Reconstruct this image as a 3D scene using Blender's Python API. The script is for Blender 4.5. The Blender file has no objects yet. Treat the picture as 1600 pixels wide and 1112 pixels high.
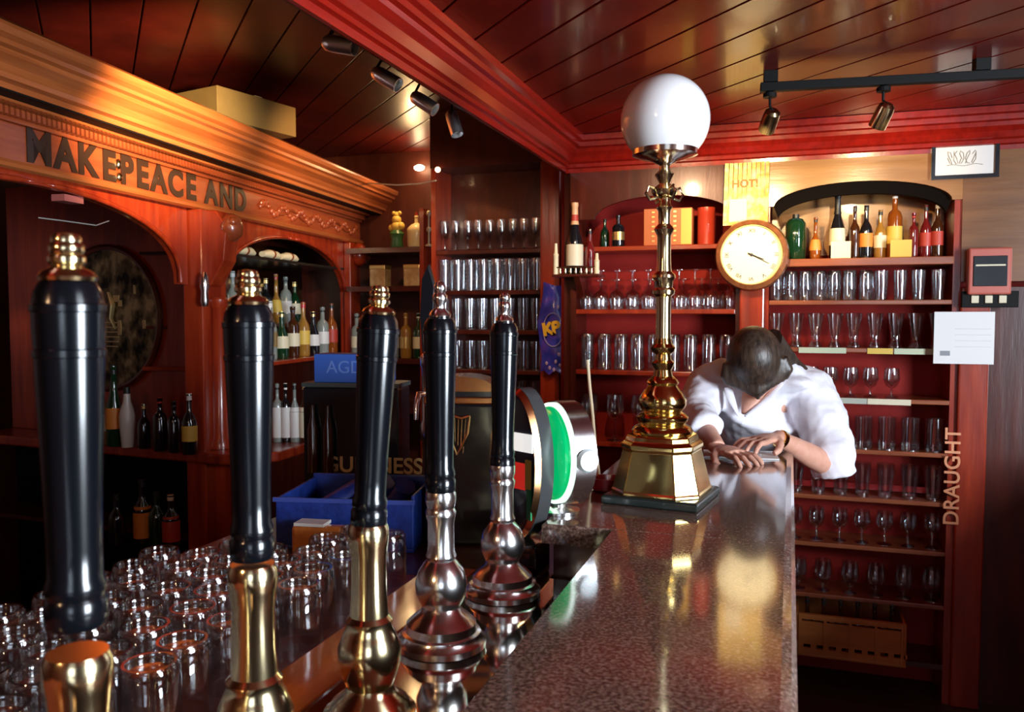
import bpy, bmesh, math, random
from mathutils import Vector, Matrix
random.seed(7)
PI = math.pi
scene = bpy.context.scene
COL = scene.collection

# ------------------------------------------------------------------ camera, light, exposure
F_PX = 1300.0
YAW = math.radians(18.5)
PITCH = math.atan(66 / F_PX)
CAM = Vector((0, 0, 1.5))
cd = bpy.data.cameras.new('camera')
cd.sensor_width = 36.0
cd.lens = 36.0 * F_PX / 1600.0
cd.clip_start = 0.02
cd.dof.use_dof = True
cd.dof.focus_distance = 2.1
cd.dof.aperture_fstop = 9.0
cam = bpy.data.objects.new('camera', cd)
COL.objects.link(cam)
cam.location = CAM
cam.rotation_euler = (PI / 2 - PITCH, 0, YAW)
scene.camera = cam
scene.view_settings.view_transform = 'Standard'
scene.view_settings.look = 'None'
scene.view_settings.gamma = 1.0
scene.view_settings.use_curve_mapping = False
scene.view_settings.exposure = 0.45
scene.cycles.max_bounces = 10
scene.cycles.transparent_max_bounces = 40
scene.cycles.glossy_bounces = 5
scene.cycles.caustics_reflective = False
scene.cycles.caustics_refractive = False
scene.cycles.sample_clamp_indirect = 6.0

world = bpy.data.worlds.new('world')
scene.world = world
world.use_nodes = True
world.node_tree.nodes['Background'].inputs[0].default_value = (0.55, 0.68, 1.0, 1)
world.node_tree.nodes['Background'].inputs[1].default_value = 0.6


def area(name, loc, target, w, h, power, col):
    l = bpy.data.lights.new(name, 'AREA')
    l.shape = 'RECTANGLE'; l.size = w; l.size_y = h; l.energy = power; l.color = col
    o = bpy.data.objects.new(name, l); COL.objects.link(o)
    o.location = loc
    o.rotation_euler = (Vector(target) - Vector(loc)).to_track_quat('-Z', 'Y').to_euler()
    return o


def spot(name, loc, target, power, col, ang=60, blend=0.6, r=0.02):
    l = bpy.data.lights.new(name, 'SPOT')
    l.energy = power; l.color = col; l.spot_size = math.radians(ang); l.spot_blend = blend
    l.shadow_soft_size = r
    o = bpy.data.objects.new(name, l); COL.objects.link(o)
    o.location = loc
    o.rotation_euler = (Vector(target) - Vector(loc)).to_track_quat('-Z', 'Y').to_euler()
    return o


DAY = (0.80, 0.90, 1.0)
WARM = (1.0, 0.62, 0.28)
area('window_daylight_right', (2.52, 0.30, 1.48), (0, 0.65, 1.3), 1.05, 1.25, 185, DAY)
area('fill_daylight_back', (1.0, -2.4, 1.6), (-0.3, 1.5, 1.2), 1.1, 1.1, 7, DAY)  # soft fill added behind the camera, at an added back window
spot('spot_beam_fascia_near', (-1.20, 2.03, 2.14), (-2.05, 2.42, 2.22), 270, (1,.74,.38), 50, 1.0, .05)
spot('spot_beam_fascia_far', (-1.2, 2.55, 2.17), (-2.2, 3.5, 2.21), 130, WARM, 34, 1.0, .05)
spot('spot_beam_bottles', (-1.2, 2.8, 2.15), (-2.6, 4.0, 1.45), 20, (1, .72, .42), 60)
spot('spot_beam_unit', (-1.2, 2.7, 2.1), (-1.45, 3.9, 1.6), 8, (1, .75, .5), 60)
spot('spot_beam_clock', (-0.10, 2.70, 2.06), (-0.08, 3.5, 1.92), 31, (1, .72, .36), 62, .8)
spot('spot_beam_arch', (0.28, 2.72, 2.06), (0.24, 3.5, 2.02), 19, (1, .70, .36), 70, .9)
spot('spot_beam_left_arch', (-0.5, 2.5, 2.15), (-0.55, 3.6, 1.55), 20, (1, .62, .35), 70)
pt = bpy.data.lights.new('far_bulb_light', 'POINT'); pt.energy = 4; pt.color = WARM; pt.shadow_soft_size = 0.03
po = bpy.data.objects.new('far_bulb_light', pt); COL.objects.link(po); po.location = (-2.05, 4.35, 2.3)
pt2 = bpy.data.lights.new('added_glint_light', 'POINT'); pt2.energy = 16; pt2.color = (1, .6, .3); pt2.shadow_soft_size = 0.06  # unseen warm point light added behind the camera for small glints
po2 = bpy.data.objects.new('added_glint_light', pt2); COL.objects.link(po2); po2.location = (-1.0, -0.9, 2.0)

# ------------------------------------------------------------------ measuring: pixel -> point on a real plane
FH = Vector((-math.sin(YAW), math.cos(YAW), 0)); RT = Vector((math.cos(YAW), math.sin(YAW), 0)); UPV = Vector((0, 0, 1))
FW = FH * math.cos(PITCH) - UPV * math.sin(PITCH); VV = UPV * math.cos(PITCH) + FH * math.sin(PITCH)


def ray(x, y): return FW + RT * ((x - 800) / F_PX) + VV * ((556 - y) / F_PX)
def on_z(x, y, Z): d = ray(x, y); return CAM + d * ((Z - 1.5) / d.z)
def on_y(x, y, Y): d = ray(x, y); return CAM + d * (Y / d.y)
def at_depth(x, y, t): return CAM + ray(x, y) * t


# ------------------------------------------------------------------ materials
MATS = {}


def mat(name, col, rough=0.5, metal=0.0, coat=0.0, spec=0.5, emit=None, estr=0, trans=0.0, alpha=1.0, ior=1.5, sss=0):
    if name in MATS: return MATS[name]
    m = bpy.data.materials.new(name); m.use_nodes = True
    b = m.node_tree.nodes['Principled BSDF']
    b.inputs['Base Color'].default_value = (*col, 1)
    b.inputs['Roughness'].default_value = rough
    b.inputs['Metallic'].default_value = metal
    b.inputs['Coat Weight'].default_value = coat
    b.inputs['Coat Roughness'].default_value = 0.08
    b.inputs['Specular IOR Level'].default_value = spec
    b.inputs['Transmission Weight'].default_value = trans
    b.inputs['IOR'].default_value = ior
    if sss:
        b.inputs['Subsurface Weight'].default_value = sss
        b.inputs['Subsurface Radius'].default_value = (.03, .03, .03)
    if emit:
        b.inputs['Emission Color'].default_value = (*emit, 1)
        b.inputs['Emission Strength'].default_value = estr
    MATS[name] = m
    return m


def nz(m, cols, scale=(8, 8, 8), detail=4, bump=0.0, rough=None, noise_rough=0.6, pos=(0.3, 0.7)):
    """mix two colours with stretched noise, small bump"""
    nt = m.node_tree; N = nt.nodes; L = nt.links
    b = N['Principled BSDF']
    tc = N.new('ShaderNodeTexCoord'); mp = N.new('ShaderNodeMapping'); mp.inputs['Scale'].default_value = scale
    no = N.new('ShaderNodeTexNoise'); no.inputs['Scale'].default_value = 1.0; no.inputs['Detail'].default_value = detail
    no.inputs['Roughness'].default_value = noise_rough
    cr = N.new('ShaderNodeValToRGB')
    cr.color_ramp.elements[0].position = pos[0]; cr.color_ramp.elements[0].color = (*cols[0], 1)
    cr.color_ramp.elements[1].position = pos[1]; cr.color_ramp.elements[1].color = (*cols[-1], 1)
    for i, c in enumerate(cols[1:-1]):
        e = cr.color_ramp.elements.new(pos[0] + (pos[1] - pos[0]) * (i + 1) / (len(cols) - 1)); e.color = (*c, 1)
    L.new(tc.outputs['Object'], mp.inputs['Vector']); L.new(mp.outputs[0], no.inputs['Vector'])
    L.new(no.outputs['Fac'], cr.inputs['Fac']); L.new(cr.outputs['Color'], b.inputs['Base Color'])
    if bump:
        bp = N.new('ShaderNodeBump'); bp.inputs['Strength'].default_value = bump; bp.inputs['Distance'].default_value = 0.004
        L.new(no.outputs['Fac'], bp.inputs['Height']); L.new(bp.outputs[0], b.inputs['Normal'])
    return m


def wood(name, c1, c2, scale=(30, 3, 30), rough=0.28, coat=0.5, bump=0.25):
    if name in MATS: return MATS[name]
    m = mat(name, c1, rough, coat=coat)
    return nz(m, [c1, c2], scale, 6, bump)


W_RED = wood('mahogany_red', (.20, .012, .004), (.42, .045, .010), (26, 26, 3))
W_REDH = wood('mahogany_red_horizontal', (.20, .014, .004), (.40, .045, .011), (3, 26, 30))
W_DARK = wood('mahogany_dark', (.045, .006, .003), (.10, .014, .006), (22, 22, 3))
W_SHELF = wood('shelf_wood', (.22, .05, .016), (.36, .10, .035), (4, 26, 30), rough=.3)
W_FASC = wood('fascia_wood', (.22, .036, .011), (.36, .075, .022), (30, 3, 30), rough=.3)
W_CORN = wood('cornice_wood', (.32, .075, .018), (.52, .145, .040), (40, 2, 40), rough=.22, coat=1.0, bump=.12)
W_CORN.node_tree.nodes['Principled BSDF'].inputs['Coat Roughness'].default_value = .2
W_TRIM = wood('trim_wood', (.20, .007, .004), (.34, .012, .005), (30, 2, 30), rough=.22, coat=.15, bump=.12)
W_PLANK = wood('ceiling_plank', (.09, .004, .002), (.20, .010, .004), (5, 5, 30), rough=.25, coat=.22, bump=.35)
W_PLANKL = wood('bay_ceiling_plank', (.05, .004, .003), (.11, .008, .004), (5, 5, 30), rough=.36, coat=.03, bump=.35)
W_GOLD = wood('golden_panel', (.26, .11, .030), (.42, .20, .06), (3, 20, 26), rough=.26, coat=.6)
W_LIP = wood('counter_lip_wood', (.55, .15, .03), (.72, .26, .06), (30, 3, 30), rough=.18, coat=.8, bump=.1)
RED_BACK = wood('red_back_panel', (.24, .010, .008), (.36, .022, .014), (5, 5, 5), rough=.65, coat=0, bump=.05); RED_BACK.node_tree.nodes['Principled BSDF'].inputs['Specular IOR Level'].default_value = .2
CHROME = mat('chrome', (.90, .89, .88), .20, 1)
STEEL = mat('brushed_steel', (.62, .62, .62), .22, 1)
BRASS = mat('polished_brass', (.86, .64, .24), .12, 1)
BRASS_L = mat('pale_brass', (.92, .76, .44), .16, 1)
COPPER = mat('copper_band', (.80, .40, .17), .2, 1)
BLACK = mat('black_gloss', (.008, .010, .014), .22, coat=.6)
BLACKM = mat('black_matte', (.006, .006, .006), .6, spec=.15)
HANDLE = mat('pump_handle_black', (.003, .004, .006), .19, coat=.15, spec=.4)
FELT = mat('dark_plinth', (.012, .02, .018), .25, coat=.4)
WHITE = mat('white_paper', (.85, .85, .84), .6)
CREAM = mat('cream', (.80, .70, .45), .5)
OPAL = mat('opal_glass', (.86, .86, .87), .12, coat=.6, sss=.4)
SKIN = nz(mat('skin', (.62, .32, .22), .5, sss=.1), [(.58, .28, .19), (.68, .36, .26)], (30, 30, 30), 3)
HAIR = nz(mat('dark_hair', (.03, .018, .012), .38), [(.010, .007, .006), (.075, .045, .03)], (90, 90, 12), 5, .5)
SHIRT = nz(mat('white_cotton', (.78, .76, .82), .85), [(.72, .70, .78), (.86, .85, .90)], (10, 10, 10), 4, .6)
TROUS = mat('dark_trousers', (.02, .02, .025), .8)
CARD = nz(mat('cardboard', (.5, .34, .14), .7), [(.15, .09, .025), (.21, .13, .04)], (6, 6, 6), 3, .1)
GREENL = mat('green_lit_face', (.0, .35, .12), .12, coat=1, emit=(0.0, .62, .18), estr=.55)
WLINE = mat('white_edge_lit', (.8, .95, .85), .4, emit=(.8, 1, .85), estr=1.0)
BULB = mat('halogen_bulb', (1, .9, .7), .4, emit=(1, .72, .4), estr=25)
REDP = mat('red_plastic', (.55, .02, .02), .35, coat=.3)
FLOORM = nz(mat('floor_boards', (.06, .03, .02), .5), [(.04, .02, .012), (.09, .05, .03)], (3, 30, 3), 4, .1)
WALLM = nz(mat('wall_panel_far', (.10, .02, .01), .5), [(.07, .012, .006), (.12, .025, .012)], (14, 14, 3), 4, .1)

# granite
GRAN = mat('granite', (.25, .17, .14), .10, coat=.7)
nt = GRAN.node_tree; b = nt.nodes['Principled BSDF']
tc = nt.nodes.new('ShaderNodeTexCoord')
v1 = nt.nodes.new('ShaderNodeTexVoronoi'); v1.inputs['Scale'].default_value = 260
n1 = nt.nodes.new('ShaderNodeTexNoise'); n1.inputs['Scale'].default_value = 190; n1.inputs['Detail'].default_value = 5
cr = nt.nodes.new('ShaderNodeValToRGB')
cr.color_ramp.elements[0].position = .34; cr.color_ramp.elements[0].color = (.07, .038, .030, 1)
cr.color_ramp.elements[1].position = .66; cr.color_ramp.elements[1].color = (.36, .24, .19, 1)
e = cr.color_ramp.elements.new(.5); e.color = (.17, .095, .070, 1)
mx = nt.nodes.new('ShaderNodeMix'); mx.data_type = 'RGBA'; mx.blend_type = 'MULTIPLY'; mx.inputs[0].default_value = .15
nt.links.new(tc.outputs['Object'], v1.inputs['Vector']); nt.links.new(tc.outputs['Object'], n1.inputs['Vector'])
nt.links.new(n1.outputs['Fac'], cr.inputs['Fac']); nt.links.new(cr.outputs['Color'], mx.inputs[6])
nt.links.new(v1.outputs['Color'], mx.inputs[7]); nt.links.new(mx.outputs[2], b.inputs['Base Color'])


def glassmat(name, tint=(.93, .95, .97), rim=.55, base=.07, rough=.03):
    m = bpy.data.materials.new(name); m.use_nodes = True
    nt = m.node_tree; nt.nodes.clear()
    out = nt.nodes.new('ShaderNodeOutputMaterial'); tr = nt.nodes.new('ShaderNodeBsdfTransparent'); gl = nt.nodes.new('ShaderNodeBsdfGlossy')
    lw = nt.nodes.new('ShaderNodeLayerWeight'); lw.inputs['Blend'].default_value = .35
    mr = nt.nodes.new('ShaderNodeMapRange'); mr.inputs['To Min'].default_value = base; mr.inputs['To Max'].default_value = rim
    mix = nt.nodes.new('ShaderNodeMixShader')
    tr.inputs['Color'].default_value = (*tint, 1); gl.inputs['Roughness'].default_value = rough
    nt.links.new(lw.outputs['Facing'], mr.inputs['Value']); nt.links.new(mr.outputs[0], mix.inputs['Fac'])
    nt.links.new(tr.outputs[0], mix.inputs[1]); nt.links.new(gl.outputs[0], mix.inputs[2]); nt.links.new(mix.outputs[0], out.inputs['Surface'])
    MATS[name] = m
    return m


GLASS = glassmat('clear_glass', (.94, .94, .95), .65, .16, .05)
GLASSB = glassmat('thick_base_glass', (.86, .78, .74), .85, .30, .08)
PANE = glassmat('window_pane', (.95, .97, 1), .4, .04)
G_GREEN = mat('green_bottle_glass', (.006, .035, .012), .08, coat=.8)
G_BROWN = mat('brown_bottle_glass', (.05, .014, .004), .08, coat=.8)
G_DARK = mat('dark_bottle_glass', (.008, .008, .010), .08, coat=.8)
G_AMBER = mat('amber_bottle', (.26, .06, .006), .08, coat=.8)
G_CLEAR = mat('pale_bottle_glass', (.26, .29, .26), .06, coat=.8)
G_RED = mat('red_liqueur_bottle', (.16, .010, .010), .08, coat=.8)
G_WHITE = mat('white_bottle', (.72, .68, .64), .3, coat=.4)
G_GOLDL = mat('honey_bottle', (.34, .16, .025), .1, coat=.8)
L_CREAM = mat('cream_label', (.75, .68, .48), .5)
L_YEL = mat('yellow_label', (.75, .50, .08), .5)
L_WHITE = mat('white_label', (.8, .78, .74), .5)
L_RED = mat('red_label', (.5, .05, .03), .5)
L_GOLD = mat('gold_foil', (.75, .52, .20), .3, .8)
L_ORG = mat('orange_label', (.75, .25, .04), .5)
CAPB = mat('black_cap', (.015, .015, .015), .4)
INK = mat('dark_ink', (.03, .025, .02), .6)

# ------------------------------------------------------------------ mesh helpers


class MB:
    def __init__(s): s.v = []; s.f = []
    def add(s, vs, fs):
        k = len(s.v); s.v += [tuple(v) for v in vs]; s.f += [tuple(i + k for i in f) for f in fs]; return s
    def box(s, c, d, rz=0):
        x, y, z = d[0] / 2, d[1] / 2, d[2] / 2
        vs = [Vector((sx * x, sy * y, sz * z)) for sz in (-1, 1) for sx, sy in ((-1, -1), (1, -1), (1, 1), (-1, 1))]
        if rz:
            M = Matrix.Rotation(rz, 3, 'Z'); vs = [M @ v for v in vs]
        vs = [v + Vector(c) for v in vs]
        return s.add(vs, [(3, 2, 1, 0), (4, 5, 6, 7), (0, 1, 5, 4), (1, 2, 6, 5), (2, 3, 7, 6), (3, 0, 4, 7)])
    def bb(s, lo, hi): return s.box([(a + b_) / 2 for a, b_ in zip(lo, hi)], [abs(b_ - a) for a, b_ in zip(lo, hi)])
    def lathe(s, prof, seg=24, c=(0, 0, 0), M=None, cap=True):
        vs = []; fs = []
        for r, z in prof:
            for i in range(seg):
                a = 2 * PI * i / seg; vs.append(Vector((r * math.cos(a), r * math.sin(a), z)))
        for j in range(len(prof) - 1):
            for i in range(seg):
                k = (i + 1) % seg; fs.append((j * seg + i, j * seg + k, (j + 1) * seg + k, (j + 1) * seg + i))
        if cap:
            if prof[0][0] > 1e-5: fs.append(tuple(reversed(range(seg))))
            if prof[-1][0] > 1e-5: fs.append(tuple((len(prof) - 1) * seg + i for i in range(seg)))
        if M is not None: vs = [M @ v for v in vs]
        return s.add([v + Vector(c) for v in vs], fs)
    def sq(s, prof, c=(0, 0, 0), rz=0, ch=0):          # square lathe (half-width, z), ch = corner chamfer share
        R_ = Matrix.Rotation(rz, 3, 'Z'); vs = []; fs = []; q = 8 if ch else 4
        for r, z in prof:
            for sx, sy in (((-1, -1), (1, -1), (1, 1), (-1, 1)) if not ch else ((-1 + ch, -1), (1 - ch, -1), (1, -1 + ch), (1, 1 - ch), (1 - ch, 1), (-1 + ch, 1), (-1, 1 - ch), (-1, -1 + ch))): vs.append(R_ @ Vector((sx * r, sy * r, z)) + Vector(c))
        for j in range(len(prof) - 1):
            for i in range(q):
                k = (i + 1) % q; fs.append((j * q + i, j * q + k, (j + 1) * q + k, (j + 1) * q + i))
        fs.append(tuple(reversed(range(q)))); n = (len(prof) - 1) * q; fs.append(tuple(range(n, n + q)))
        return s.add(vs, fs)
    def tube(s, pts, rad, seg=10, ell=None, cap=True):
        """tube through pts; rad number or list; ell = flattening factor list along the second axis"""
        pts = [Vector(p) for p in pts]; n = len(pts)
        if not isinstance(rad, (list, tuple)): rad = [rad] * n
        t0 = (pts[1] - pts[0]).normalized()
        up = Vector((0, 0, 1)) if abs(t0.z) < .9 else Vector((0, 1, 0))
        vs = []; fs = []
        for i, p in enumerate(pts):
            t = (pts[min(i + 1, n - 1)] - pts[max(i - 1, 0)]).normalized()
            a = t.cross(up).normalized(); b_ = a.cross(t).normalized()
            e_ = ell if ell else 1
            if isinstance(e_, (list, tuple)): e_ = e_[i]
            for k in range(seg):
                th = 2 * PI * k / seg
                vs.append(p + a * math.cos(th) * rad[i] + b_ * math.sin(th) * rad[i] * e_)
        for j in range(n - 1):
            for i in range(seg):
                k = (i + 1) % seg; fs.append((j * seg + i, j * seg + k, (j + 1) * seg + k, (j + 1) * seg + i))
        if cap: fs.append(tuple(reversed(range(seg)))); fs.append(tuple((n - 1) * seg + i for i in range(seg)))
        return s.add(vs, fs)
    def ball(s, c, r, seg=14, rings=8, M=None):
        if not isinstance(r, (tuple, list)): r = (r, r, r)
        vs = []; fs = []
        for j in range(rings + 1):
            ph = PI * j / rings
            for i in range(seg):
                a = 2 * PI * i / seg
                v = Vector((r[0] * math.sin(ph) * math.cos(a), r[1] * math.sin(ph) * math.sin(a), r[2] * math.cos(ph)))
                if M is not None: v = M @ v
                vs.append(v + Vector(c))
        for j in range(rings):
            for i in range(seg):
                k = (i + 1) % seg; fs.append((j * seg + i, (j + 1) * seg + i, (j + 1) * seg + k, j * seg + k))
        return s.add(vs, fs)
    def prism(s, poly, vec):                      # poly: list of 3D points (planar), extruded by vec
        n = len(poly); p = [Vector(q) for q in poly]; vec = Vector(vec)
        vs = p + [q + vec for q in p]
        fs = [tuple(reversed(range(n))), tuple(range(n, 2 * n))] + [(i, (i + 1) % n, n + (i + 1) % n, n + i) for i in range(n)]
        return s.add(vs, fs)
    def obj(s, name, m, parent=None, smooth=False, bevel=0, fix=True, **kw):
        me = bpy.data.meshes.new(name)
        me.from_pydata([tuple(v) for v in s.v], [], s.f)
        if fix:
            bm = bmesh.new(); bm.from_mesh(me)
            bmesh.ops.remove_doubles(bm, verts=bm.verts, dist=1e-6)
            bmesh.ops.recalc_face_normals(bm, faces=bm.faces)
            bm.to_mesh(me); bm.free()
        me.materials.append(m)
        if smooth:
            me.shade_smooth()
            me.set_sharp_from_angle(angle=math.radians(40 if smooth is True else smooth))
        o = bpy.data.objects.new(name, me); COL.objects.link(o)
        if parent: o.parent = parent
        if bevel:
            bv = o.modifiers.new('bevel', 'BEVEL'); bv.width = bevel; bv.segments = 2; bv.limit_method = 'ANGLE'
        for k, v_ in kw.items(): o[k] = v_
        return o


def tag(o, label=None, cat=None, group=None, kind=None):
    if label: o['label'] = label
    if cat: o['category'] = cat
    if group: o['group'] = group
    if kind: o['kind'] = kind
    return o


def empty(name, loc=(0, 0, 0), rz=0, label=None, cat=None, group=None, kind=None):
    o = bpy.data.objects.new(name, None); COL.objects.link(o)
    o.location = loc; o.rotation_euler = (0, 0, rz); o.empty_display_size = .05
    return tag(o, label, cat, group, kind)


def copy_tree(o, loc=None, rz=None, label=None, group=None, parent=None):
    c = o.copy(); COL.objects.link(c)
    if parent: c.parent = parent
    for ch in list(o.children): copy_tree(ch, parent=c)
    if loc is not None: c.location = loc
    if rz is not None: c.rotation_euler = (0, 0, rz)
    if label: c['label'] = label
    if group: c['group'] = group
    return c


def struct(o): o['kind'] = 'structure'; return o


def text(name, body, size, m, M, parent=None, ext=.001, off=0.0, align='CENTER', spacing=1.0):
    """M: 4x4 matrix; text lies in its local XY plane"""
    cu = bpy.data.curves.new(name, 'FONT'); cu.body = body; cu.size = size; cu.extrude = ext; cu.offset = off
    cu.align_x = align; cu.align_y = 'CENTER'; cu.space_character = spacing
    o = bpy.data.objects.new(name, cu); COL.objects.link(o)
    dg = bpy.context.evaluated_depsgraph_get()
    me = bpy.data.meshes.new_from_object(o.evaluated_get(dg))
    bpy.data.objects.remove(o)
    me.materials.clear(); me.materials.append(m)
    o = bpy.data.objects.new(name, me); COL.objects.link(o)
    o.matrix_world = M
    if parent: o.parent = parent
    return o


def frame(origin, xdir, ydir):
    x = Vector(xdir).normalized(); y = Vector(ydir).normalized(); z = x.cross(y).normalized(); y = z.cross(x)
    return Matrix(((x.x, y.x, z.x, origin[0]), (x.y, y.y, z.y, origin[1]), (x.z, y.z, z.z, origin[2]), (0, 0, 0, 1)))


def fuse(o, voxel, smooth_iter=6):
    r = o.modifiers.new('fuse', 'REMESH'); r.mode = 'VOXEL'; r.voxel_size = voxel; r.use_smooth_shade = True
    s_ = o.modifiers.new('soften', 'SMOOTH'); s_.iterations = smooth_iter; s_.factor = .5
    return o


ORD = ['first', 'second', 'third', 'fourth', 'fifth', 'sixth', 'seventh', 'eighth', 'ninth', 'tenth', 'eleventh', 'twelfth', 'thirteenth', 'fourteenth']

# ------------------------------------------------------------------ room shell
H_R = 2.24; H_L = 2.5; BX = -0.93
struct(MB().bb((-4.0, -2.6, -.05), (2.7, 5.2, 0)).obj('floor', FLOORM))
struct(MB().bb((BX, -2.6, H_R + .012), (2.7, 3.62, H_R + .06)).obj('ceiling', W_DARK))
CEIL_R = bpy.data.objects['ceiling']
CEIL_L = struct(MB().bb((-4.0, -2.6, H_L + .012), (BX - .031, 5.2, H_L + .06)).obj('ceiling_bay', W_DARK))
# walls
struct(MB().bb((1.05, .9, 0), (1.11, 3.45, .96)).obj('shade_partition', W_DARK))  # unseen partition added to keep window daylight off the lower glass shelves
struct(MB().bb((-4.05, -2.6, 0), (-4.0, 5.2, H_L + .06)).obj('wall_left', WALLM))
struct(MB().bb((-4.0, 4.75, 0), (-1.12, 4.8, H_L + .012)).obj('wall_far', WALLM))
# right wall with a window opening Y -0.15..0.8, z .75..2.1
w = MB()
wy0, wy1, wz0, wz1 = -.28, .88, .80, 2.14
w.bb((2.6, -2.6, 0), (2.68, wy0, H_R + .06)); w.bb((2.6, wy1, 0), (2.68, 3.62, H_R + .06))
w.bb((2.6, wy0, 0), (2.68, wy1, wz0)); w.bb((2.6, wy0, wz1), (2.68, wy1, H_R + .06))
struct(w.obj('wall_right', WALLM))
w = MB()
w.bb((-4.0, -2.6, 0), (.35, -2.52, H_L + .06)); w.bb((1.65, -2.6, 0), (2.68, -2.52, H_L))
w.bb((.35, -2.6, 0), (1.65, -2.52, 1.0)); w.bb((.35, -2.6, 2.2), (1.65, -2.52, H_L))
struct(w.obj('wall_back', WALLM))
for nm, lo, hi in (('window_1', (2.61, wy0, wz0), (2.66, wy1, wz1)), ('fill_window', (.35, -2.59, 1.0), (1.65, -2.54, 2.2))):  # the one in the back wall is added, out of view, for fill
    f = MB(); t = .05
    if nm == 'window_1':
        f.bb(lo, (hi[0], lo[1] + t, hi[2])); f.bb((lo[0], hi[1] - t, lo[2]), hi); f.bb(lo, (hi[0], hi[1], lo[2] + t)); f.bb((lo[0], lo[1], hi[2] - t), hi)
    else:
        f.bb(lo, (lo[0] + t, hi[1], hi[2])); f.bb((hi[0] - t, lo[1], lo[2]), hi); f.bb(lo, (hi[0], hi[1], lo[2] + t)); f.bb((lo[0], lo[1], hi[2] - t), hi)
    fo = struct(f.obj(nm, W_DARK))
    MB().bb([a + (.02 if i == (0 if nm == 'window_1' else 1) else .05) for i, a in enumerate(lo)],
            [a - (.02 if i == (0 if nm == 'window_1' else 1) else .05) for i, a in enumerate(hi)]).obj('pane', PANE, fo)


def clip_poly(poly, a, b_, c_):           # keep a*x+b*y<=c
    out = []
    for i in range(len(poly)):
        p, q = poly[i], poly[(i + 1) % len(poly)]
        dp, dq = a * p[0] + b_ * p[1] - c_, a * q[0] + b_ * q[1] - c_
        if dp <= 0: out.append(p)
        if dp * dq < 0:
            t = dp / (dp - dq); out.append((p[0] + (q[0] - p[0]) * t, p[1] + (q[1] - p[1]) * t))
    return out


def planks(x0, y0, x1, y1, z, parent, width=.155, m=None):
    s2 = math.sqrt(.5); gap = .006
    n0 = int(math.floor((x0 + y0) * s2 / width)) - 1; n1 = int(math.ceil((x1 + y1) * s2 / width)) + 1
    for k in range(n0, n1):
        lo, hi = k * width + gap, (k + 1) * width
        p = [(x0, y0), (x1, y0), (x1, y1), (x0, y1)]
        p = clip_poly(p, s2, s2, hi)
        p = clip_poly(p, -s2, -s2, -lo) if len(p) > 2 else p
        if len(p) < 3: continue
        m_ = MB().prism([(q[0], q[1], z) for q in p], (0, 0, .012))
        m_.obj('plank', m or W_PLANK, parent, bevel=.002)


planks(BX + .1, .8, 2.55, 3.42, H_R, CEIL_R)
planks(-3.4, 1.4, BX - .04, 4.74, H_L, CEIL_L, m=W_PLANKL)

# bulkhead (beam) between the two ceilings, with a moulded cornice
struct(MB().bb((BX - .030, -2.5, 2.118), (BX, 3.62, H_L + .012)).obj('beam', W_DARK))
prof = [(0, 0), (.012, 0), (.014, .018), (.026, .022), (.026, .034), (.038, .040), (.052, .062), (.070, .078), (.074, .090), (.088, .094), (.090, .110), (.104, .116), (.106, .138), (0, .138)]
tr = MB(); tr.prism([(BX + a, -2.5, 2.102 + z) for a, z in prof], (0, 5.98 - .02, 0))
struct(tr.obj('trim_1', W_TRIM))
# cornice along the shelf wall, returning at the beam
prof2 = [(0, 0), (.014, 0), (.016, .016), (.030, .020), (.030, .034), (.044, .040), (.056, .060), (.072, .076), (.076, .090), (.092, .094), (.094, .112), (.112, .116), (.114, .138), (0, .138)]
tr = MB(); tr.prism([(BX + .005, 3.5 - a, 2.10 + z) for a, z in prof2], (2.6 - BX - .01, 0, 0))
struct(tr.obj('trim_2', W_TRIM))

# ------------------------------------------------------------------ shelf wall (right)
YF = 3.5; YB = 3.70
# back panel
struct(MB().bb((-1.0, YB, 0), (2.6, YB + .03, H_R + .012)).obj('wall_shelves', RED_BACK))


def arch_panel(name, m, x0, x1, ax0, ax1, spring, apex, ztop, y, th=.03, zbot=None, parent=None, n=24):
    """panel with an arched opening (opening open at the bottom)"""
    w2 = (ax1 - ax0) / 2; cx = (ax0 + ax1) / 2
    zb = spring if zbot is None else zbot
    mb = MB()
    pts = [(ax0, zb)] + [(cx - w2 * math.cos(PI * i / n), spring + (apex - spring) * math.sin(PI * i / n)) for i in range(n + 1)] + [(ax1, zb)]
    for i in range(len(pts) - 1):
        a, b_ = pts[i], pts[i + 1]
        if b_[0] - a[0] < 1e-6: continue
        mb.prism([(a[0], y, a[1]), (b_[0], y, b_[1]), (b_[0], y, ztop), (a[0], y, ztop)], (0, th, 0))
    if x0 < ax0: mb.bb((x0, y, zb), (ax0, y + th, ztop))
    if x1 > ax1: mb.bb((ax1, y, zb), (x1, y + th, ztop))
    return mb.obj(name, m, parent)


cab = empty('glass_cabinet', (0.26, 3.6, 0), 0, 'wide mahogany shelf unit under the golden arch right of the clock', 'shelf unit')
def inv(o, par):  # keep world placement when parenting
    o.parent = par; o.matrix_parent_inverse = par.matrix_world.inverted() if False else Matrix.Translation(-Vector(par.location)); return o
def P(mb, name, m, par, **k):
    o = mb.obj(name, m, None, **k); return inv(o, par)


P(MB().bb((-.10, YF, 0), (-.085, YB - .001, 2.10)), 'side_panel', W_RED, cab)
P(MB().bb((.575, YF, 0), (.60, YB - .001, 2.10)), 'side_panel', W_RED, cab)
SH_R = [1.715, 1.553, 1.367, 1.172, .970, .781, .590, .382]
for k, z in enumerate(SH_R):
    P(MB().bb((-.084, YF - (.03 if k == 0 else .005), z - (.03 if k == 0 else .018)), (.574, YB - .002, z)), 'shelf', W_SHELF, cab, bevel=.003)
o = arch_panel('arch_panel', W_GOLD, -.099, .599, -.07, .565, 1.925, 2.01, 2.10, YF - .012, .022); inv(o, cab)
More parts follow.
